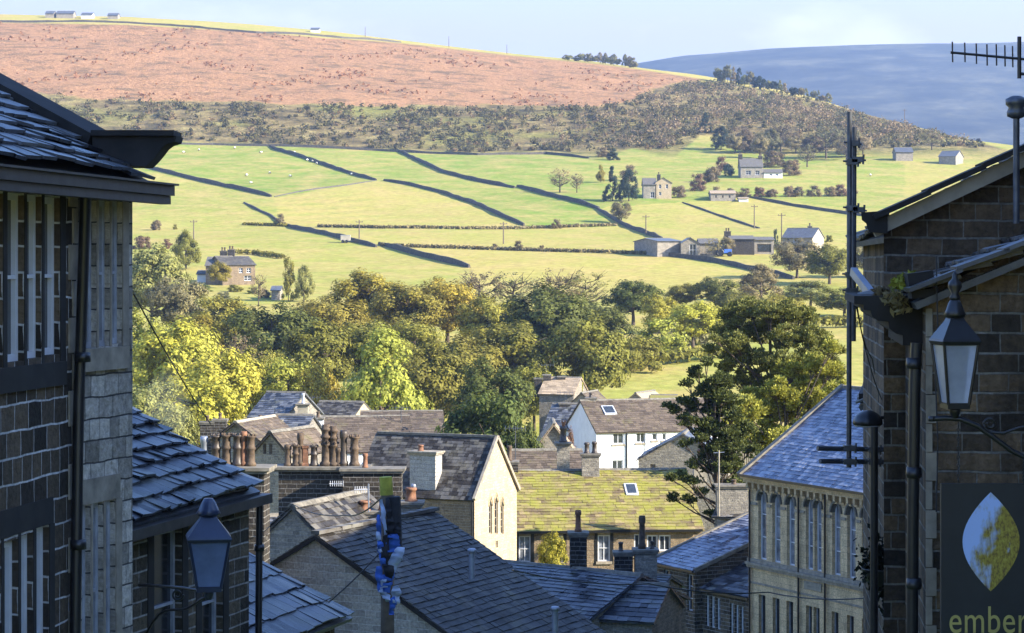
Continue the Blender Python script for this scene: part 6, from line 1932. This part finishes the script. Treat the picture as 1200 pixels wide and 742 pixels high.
hedge('hedge at the foot of the dark shadowed strip', [(690, 438), (740, 432), (800, 426), (850, 420)], 2.6, colour='green', y0=255)
hedge('dark hedge below the field wall', [(830, 392), (900, 386), (1000, 384), (1040, 382)], 2.4, colour='green', y0=270)

# sheep
def sheep_parts():
    b = MB()
    b.lathe((0, 0, 0), [(.02, -.5), (.18, -.46), (.29, -.3), (.33, 0), (.30, .28), (.2, .44), (.03, .5)], 9)
    return b
sp_b = MB()
prof = [(.03, -.52), (.2, -.47), (.31, -.3), (.35, 0), (.31, .28), (.2, .45), (.03, .52)]
n = 10; vs = []
for r_, z_ in prof:
    for j in range(n):
        a = 2 * math.pi * j / n; vs.append((z_, r_ * math.cos(a), .62 + r_ * .95 * math.sin(a)))
fs = [(k * n + j, k * n + (j + 1) % n, (k + 1) * n + (j + 1) % n, (k + 1) * n + j) for k in range(len(prof) - 1) for j in range(n)]
sp_b.add(vs, fs, 0, True)
for sx in (-.32, .32):
    for sy in (-.14, .14): sp_b.tube([(sx, sy, .45), (sx + .02, sy, .22), (sx, sy, 0)], [.06, .042, .045], 6, 1)
sp_b.tube([(.42, 0, .72), (.58, 0, .60), (.70, 0, .34), (.76, 0, .22)], [.15, .12, .1, .06], 8, 1)
for sy in (-1, 1): sp_b.tube([(.6, sy * .08, .55), (.58, sy * .2, .5)], [.03, .015], 5, 1)
first = sp_b.build('sheep', [MAT['wool'], MAT['sheep_face']])
spots = [(360, 189), (366, 190.5), (371, 193), (392, 198), (398, 199), (412, 206), (345, 180), (215, 180), (233, 177), (316, 204), (340, 208), (294, 216), (289, 207), (275, 175), (306, 180), (500, 193), (1100 - 80, 207)]
for i, (px_, py_) in enumerate(spots):
    g_ = on_ground(px_, py_, 330)
    o = first if i == 0 else first.copy()
    if i: COL.objects.link(o)
    o.location = g_ - Vector((0, 0, .03)); o.rotation_euler = (0, 0, random.random() * 6.28); o.scale = (.95,) * 3
    tag(o, 'white sheep grazing on the high green fields', 'sheep', 'sheep on the high fields')

# poles
def utility_pole(label, px_, base, top, arm=True):
    g_ = on_ground(px_, base, 300)
    H = (base - top) / FOC * g_.y
    r = empty('utility_pole', g_, label, 'pole')
    mb = MB(); mb.tube([g_ - Zv * .5, g_ + Zv * H], [.17, .12], 7); mb.build('post', MAT['wood'], r)
    if arm:
        mb = MB(); mb.obox(g_ + Zv * (H - .5), Vector((1, 0, 0)), Zv, Vector((0, 1, 0)), (-.9, .9), (-.08, .08), (-.2, -.05))
        for x_ in (-.75, 0, .75): mb.tube([g_ + Vector((x_, -.12, H - .42)), g_ + Vector((x_, -.12, H - .2))], .05, 5)
        mb.build('cross_arm', MAT['wood'], r)
for a in (('utility pole in the field above the left farmhouse', 227, 281, 258), ('utility pole beside the lower left dark wall', 421, 280, 258), ('thin pole between the two level hedges', 590, 286, 260), ('utility pole with a crossarm left of the long barn', 757, 276, 252),
          ('tall pole in the farm yard behind the barn', 916, 291, 250), ('pole alone in the field above the barn', 884, 268, 240), ('thin pole on the bank above the right fields', 1060, 146, 128)):
    utility_pole(*a)
for k, (px_, h_) in enumerate(((526, 13), (594, 11), (428, 12))):
    g_ = on_ground(px_, sky_row(px_) + 2, 900); r = empty('utility_pole', g_, ('thin pole on the skyline near the middle', 'thin pole on the skyline left of the ridge wood', 'faint pole on the skyline above the bracken')[k], 'pole')
    mb = MB(); mb.tube([g_ - Zv, g_ + Zv * (h_ / FOC * g_.y)], [.2, .14], 6); mb.build('post', MAT['wood'], r)

# farms
def farm(name, label, cat, x0, x1, base, eaves, apex, depth=7, ridge='par', wall='far_stone', roof='dark_slate', ops=(), skew=0.0, chim=(), y0=330, side=(), left=(), **kw):
    """building standing where its base row meets the hill"""
    g_ = on_ground((x0 + x1) / 2, base, y0)
    Y = g_.y
    a, b = (X_at(x0, Y), Y - skew / 2), (X_at(x1, Y), Y + skew / 2)
    ze, zr = Z_at(eaves, Y), Z_at(apex, Y + depth / 2)
    root, w, ws = house(name, label, cat, a, b, depth, g_.z - 3.5, ze, zr - ze, ridge, wall, roof, ops=ops, side_ops=side, left_ops=left, detail=False, over=.35, verge=.2, wdepth=.2, **kw)
    for (cx, ct, cw) in chim:
        Yc_ = Y + (depth / 2 if ridge == 'par' else depth * .5)
        chimney(root, X_at(cx, Yc_), Yc_, zr - 1.5, Z_at(ct, Yc_), cw, .9, 'soot_brick', [(-.25, .7, .2, 0, 'terracotta'), (.25, .7, .2, 0, 'terracotta')] if cw > 1 else [(0, .7, .2, 0, 'terracotta')], .1)
    return root
farm('stone_farmhouse', 'stone farmhouse with paired chimneys above the yellow trees on the left', 'farmhouse', 262, 298, 334, 310, 300.5, 8, ops=((280, 314, 284.5, 320, 'farm'), (289, 314, 294, 320, 'farm'), (286, 323, 295, 329, 'farm')), chim=((262, 294, 1.3), (271, 292.5, 1.3)), wall='brown_brick', skew=3)
farm('farm_wing', 'older wing with a lower roof left of the stone farmhouse', 'farmhouse', 241, 264, 334, 311, 301.5, 8, wall='brown_brick', roof='stone_slate')
farm('white_outbuilding', 'small white outbuilding left of the stone farmhouse', 'outbuilding', 231, 243, 331, 321, 317, 5, wall='white')
farm('garden_shed', 'grey shed below the gable of the stone farmhouse', 'shed', 318, 328, 352, 340, 335.5, 5, wall='far_stone', roof='blue_slate')
farm('twin_gabled_house', 'pale house with two sunlit gables in the upper fields', 'house', 768, 787, 233, 214, 209, 9, 'perp', wall='honey', roof='stone_slate', ops=((772, 216, 775, 221, 'farm'), (780, 216, 783, 221, 'farm'), (772, 225, 775, 229, 'farm')), chim=((772, 204.5, 1.0),))
farm('house_wing', 'shaded wing with a white porch left of the twin gabled house', 'house', 754, 769, 233, 216, 209, 7, wall='far_stone', roof='stone_slate', ops=((762, 225, 767, 232, 'farm'),))
farm('chimneyed_house', 'dark stone house with two end chimneys under the bank', 'house', 868, 894, 209, 195, 186, 8, wall='far_stone', roof='stone_slate', ops=((874, 200, 880, 205, 'farm'), (885, 200, 890, 205, 'farm')), chim=((867.5, 181, 1.3), (891, 183, 1.3)))
farm('white_extension', 'low white extension joined to the chimneyed house', 'house', 895, 917, 209, 202, 198.5, 6, wall='white', roof='stone_slate', ops=((902, 203.5, 905, 206, 'farm'), (909, 203.5, 912, 206, 'farm')))
farm('stone_barn', 'low stone barn right of the twin gabled house', 'barn', 833, 862, 236, 226.5, 223.5, 7, wall='far_stone', roof='tan_slate', ops=((838, 229, 840, 232, 'barn'), (846, 229, 848, 232, 'barn'), (854, 229, 856, 232, 'barn')))
farm('field_shelter', 'tiny pale shelter at the end of the low stone barn', 'shelter', 866, 877, 237, 232.5, 231.5, 4, wall='white', roof='tan_slate')
farm('long_barn', 'long blue grey barn with a sunlit doorway end', 'barn', 770, 798, 301, 282.5, 279.5, 12, wall='far_stone', roof='blue_slate', skew=2)
farm('barn_end', 'sunlit gabled barn end with tall pale doors', 'barn', 798, 820, 302, 285, 279, 10, 'perp', wall='rubble', roof='blue_slate', ops=((808, 286, 816, 300, 'farm'),))
farm('farm_store', 'sunlit stone store between the barn end and dark barn', 'store', 820, 842, 300, 285, 280, 8, wall='rubble', roof='stone_slate')
farm('dark_barn', 'shaded barn with a single stout chimney in the farm yard', 'barn', 856, 884, 299, 280, 276.5, 9, wall='soot_brick', roof='stone_slate', chim=((852.5, 271, 1.4),))
farm('open_shed', 'open fronted shed right of the dark barn', 'shed', 884, 907, 298, 281, 278, 8, wall='far_stone', roof='stone_slate', ops=((887, 286, 904, 296, 'barn'),))
farm('farm_house', 'farmhouse with a blue slate roof and pale sunlit gable end', 'farmhouse', 918, 951, 292, 278, 267.5, 7, wall='far_stone', roof='blue_slate', ops=((921, 279, 925, 284, 'farm'), (929, 279, 932, 284, 'farm'), (921, 287, 926, 291, 'farm')), chim=((949, 265, .9),), skew=-3.5, seed=141, side_mat='pale_sunlit')
farm('ruined_barn', 'grey roofless barn on the far right shoulder', 'barn', 1050, 1070, 189, 178, 173, 7, wall='far_stone', roof='blue_slate')
farm('shoulder_barn', 'blue roofed barn with a sunlit end on the right shoulder', 'barn', 1101, 1119, 193, 183, 177, 8, wall='far_stone', roof='blue_slate', skew=-3)
for (lab, x0, x1, hh, wl_) in (('grey hilltop farm block at the left on the skyline', 53, 63, 6.5, 'far_stone'), ('hilltop farm with a sunlit end on the left skyline', 66, 86, 7, 'far_stone'), ('small hilltop shed with a white end on the skyline', 95, 108, 5.5, 'white'),
                          ('blue roofed hilltop barn on the left skyline', 126, 138, 5.5, 'far_stone'), ('tiny white hut on the skyline above the bracken', 364, 374, 4, 'white')):
    pxm = (x0 + x1) / 2; bs_ = float(sky_row(pxm)) + 3
    farm('hilltop_farm', lab, 'farm', x0, x1, bs_, bs_ - hh * .68 - 1, bs_ - hh - 1.5, 8, wall=wl_, roof='blue_slate', y0=900)
# farm yard machines
def tractor(label, px_, base):
    g_ = on_ground(px_, base, 330); r = empty('tractor', g_, label, 'tractor'); o = g_
    mb = MB(); mb.obox(o, Vector((1, 0, 0)), Zv, Vector((0, 1, 0)), (-.4, 1.7), (.8, 1.6), (-.4, .4)); mb.obox(o, Vector((1, 0, 0)), Zv, Vector((0, 1, 0)), (-1.2, .2), (.7, 1.2), (-.5, .5)); mb.build('body', MAT['cloth_blue'], r)
    mb = MB(); mb.obox(o, Vector((1, 0, 0)), Zv, Vector((0, 1, 0)), (-1.1, .1), (1.2, 2.6), (-.7, .7)); mb.build('cab', MAT['dim_glass'], r)
    for (x_, rad) in ((-.8, .85), (1.3, .55)):
        for y_ in (-.85, .6):
            mb = MB(); c_ = o + Vector((x_, y_, rad))
            pts = [c_ + Vector((rad * .8 * math.cos(a), .12, rad * .8 * math.sin(a))) for a in np.linspace(0, 6.2832, 15)]
            mb.tube(pts, rad * .2, 6); mb.tube([c_, c_ + Vector((0, .25, 0))], rad * .6, 12); mb.build('wheel', MAT['black'], r)
tractor('blue tractor parked in the farm yard before the dark barn', 848, 301)
g_ = on_ground(405, 285, 330); r = empty('livestock_trailer', g_, 'small white trailer parked in the field under the dark wall', 'trailer')
mb = MB(); mb.obox(g_, Vector((1, 0, 0)), Zv, Vector((0, 1, 0)), (-1.1, 1.1), (.5, 1.7), (-.8, .8)); mb.build('body', MAT['pale_sunlit'], r)
mb = MB(); mb.obox(g_, Vector((1, 0, 0)), Zv, Vector((0, 1, 0)), (-1.15, 1.15), (1.702, 1.8), (-.85, .85)); mb.build('roof', MAT['lead'], r)
for x_ in (-.6, .3):
    mb = MB(); mb.tube([g_ + Vector((x_, -.95, .35)), g_ + Vector((x_, .95, .35))], .35, 12); mb.build('wheel', MAT['black'], r)
mb = MB(); mb.tube([g_ + Vector((1.1, 0, .6)), g_ + Vector((2.1, 0, .5))], .07, 6); mb.build('drawbar', MAT['steel'], r)

# plants on the right foreground masonry
def fern(label, px_, py_, Y, n, ln, colour, seed, droop=1.0):
    rg_ = random.Random(seed); o = at(px_, py_, Y); r = empty('gutter_fern', o, label, 'plant')
    V_ = []
    rng = np.random.default_rng(seed)
    mb = MB()
    for k in range(n):
        a = rg_.random() * 6.28; l = ln * rg_.uniform(.6, 1.1); up = rg_.uniform(.5, 1.2)
        pts = []
        for j in range(7):
            t = j / 6
            pts.append(Vector((math.cos(a) * l * .6 * t, math.sin(a) * l * .6 * t, l * (up * t - droop * .75 * t * t))))
        mb.tube([o + p for p in pts], .004, 4)
        for j in range(1, 7):
            for q in range(6):
                p = pts[j] + Vector((rg_.uniform(-.03, .03), rg_.uniform(-.03, .03), rg_.uniform(-.02, .02)))
                V_.append(p)
    mb.build('stems', MAT['hedge_wood'], r)
    pos = np.array([tuple(p) for p in V_]); nn = rng.normal(size=pos.shape) + np.array([0, 0, .6]); nn /= np.linalg.norm(nn, axis=1, keepdims=True)
    f = quad_obj('fronds', leaf_quads(pos, nn, .028, rng, 1.4), MAT['leaf'], r); f.color = (*LEAFC[colour], 1)
fern('yellow green fern sprouting from the right eaves', 1064, 332, 19.3, 10, .20, 'lime', 3)
fern('dry grass tuft hanging over the right cornice', 1050, 350, 19.5, 9, .18, 'tan', 4, 1.7)
fern('small weed on the right cornice beside the fern', 1036, 345, 19.7, 6, .1, 'brown', 5)
hb = empty('hanging_basket', at(1032, 664, 24), 'dark trailing basket hanging on the shaded right wall', 'basket')
mb = MB(); mb.lathe(at(1032, 690, 24), [(.05, 0), (.15, .08), (.2, .2), (.21, .22), (.18, .2)], 12); mb.build('bowl', MAT['black'], hb)
rng = np.random.default_rng(2)
pts = np.concatenate([rng.normal(size=(500, 3)) * np.array([.085, .08, .13]) + np.array([-.02, 0, .02]), rng.normal(size=(250, 3)) * np.array([.05, .05, .12]) + np.array([.08, 0, -.28])])
nn = rng.normal(size=pts.shape); nn /= np.linalg.norm(nn, axis=1, keepdims=True)
f = quad_obj('foliage', leaf_quads(pts, nn, .035, rng), MAT['leaf'], hb); f.color = (.012, .016, .01, 1)
mb = MB(); mb.tube([at(1032, 668, 24), at(1034, 630, 24), at(1046, 628, 24.6)], .008, 5); mb.build('bracket', MAT['black'], hb)
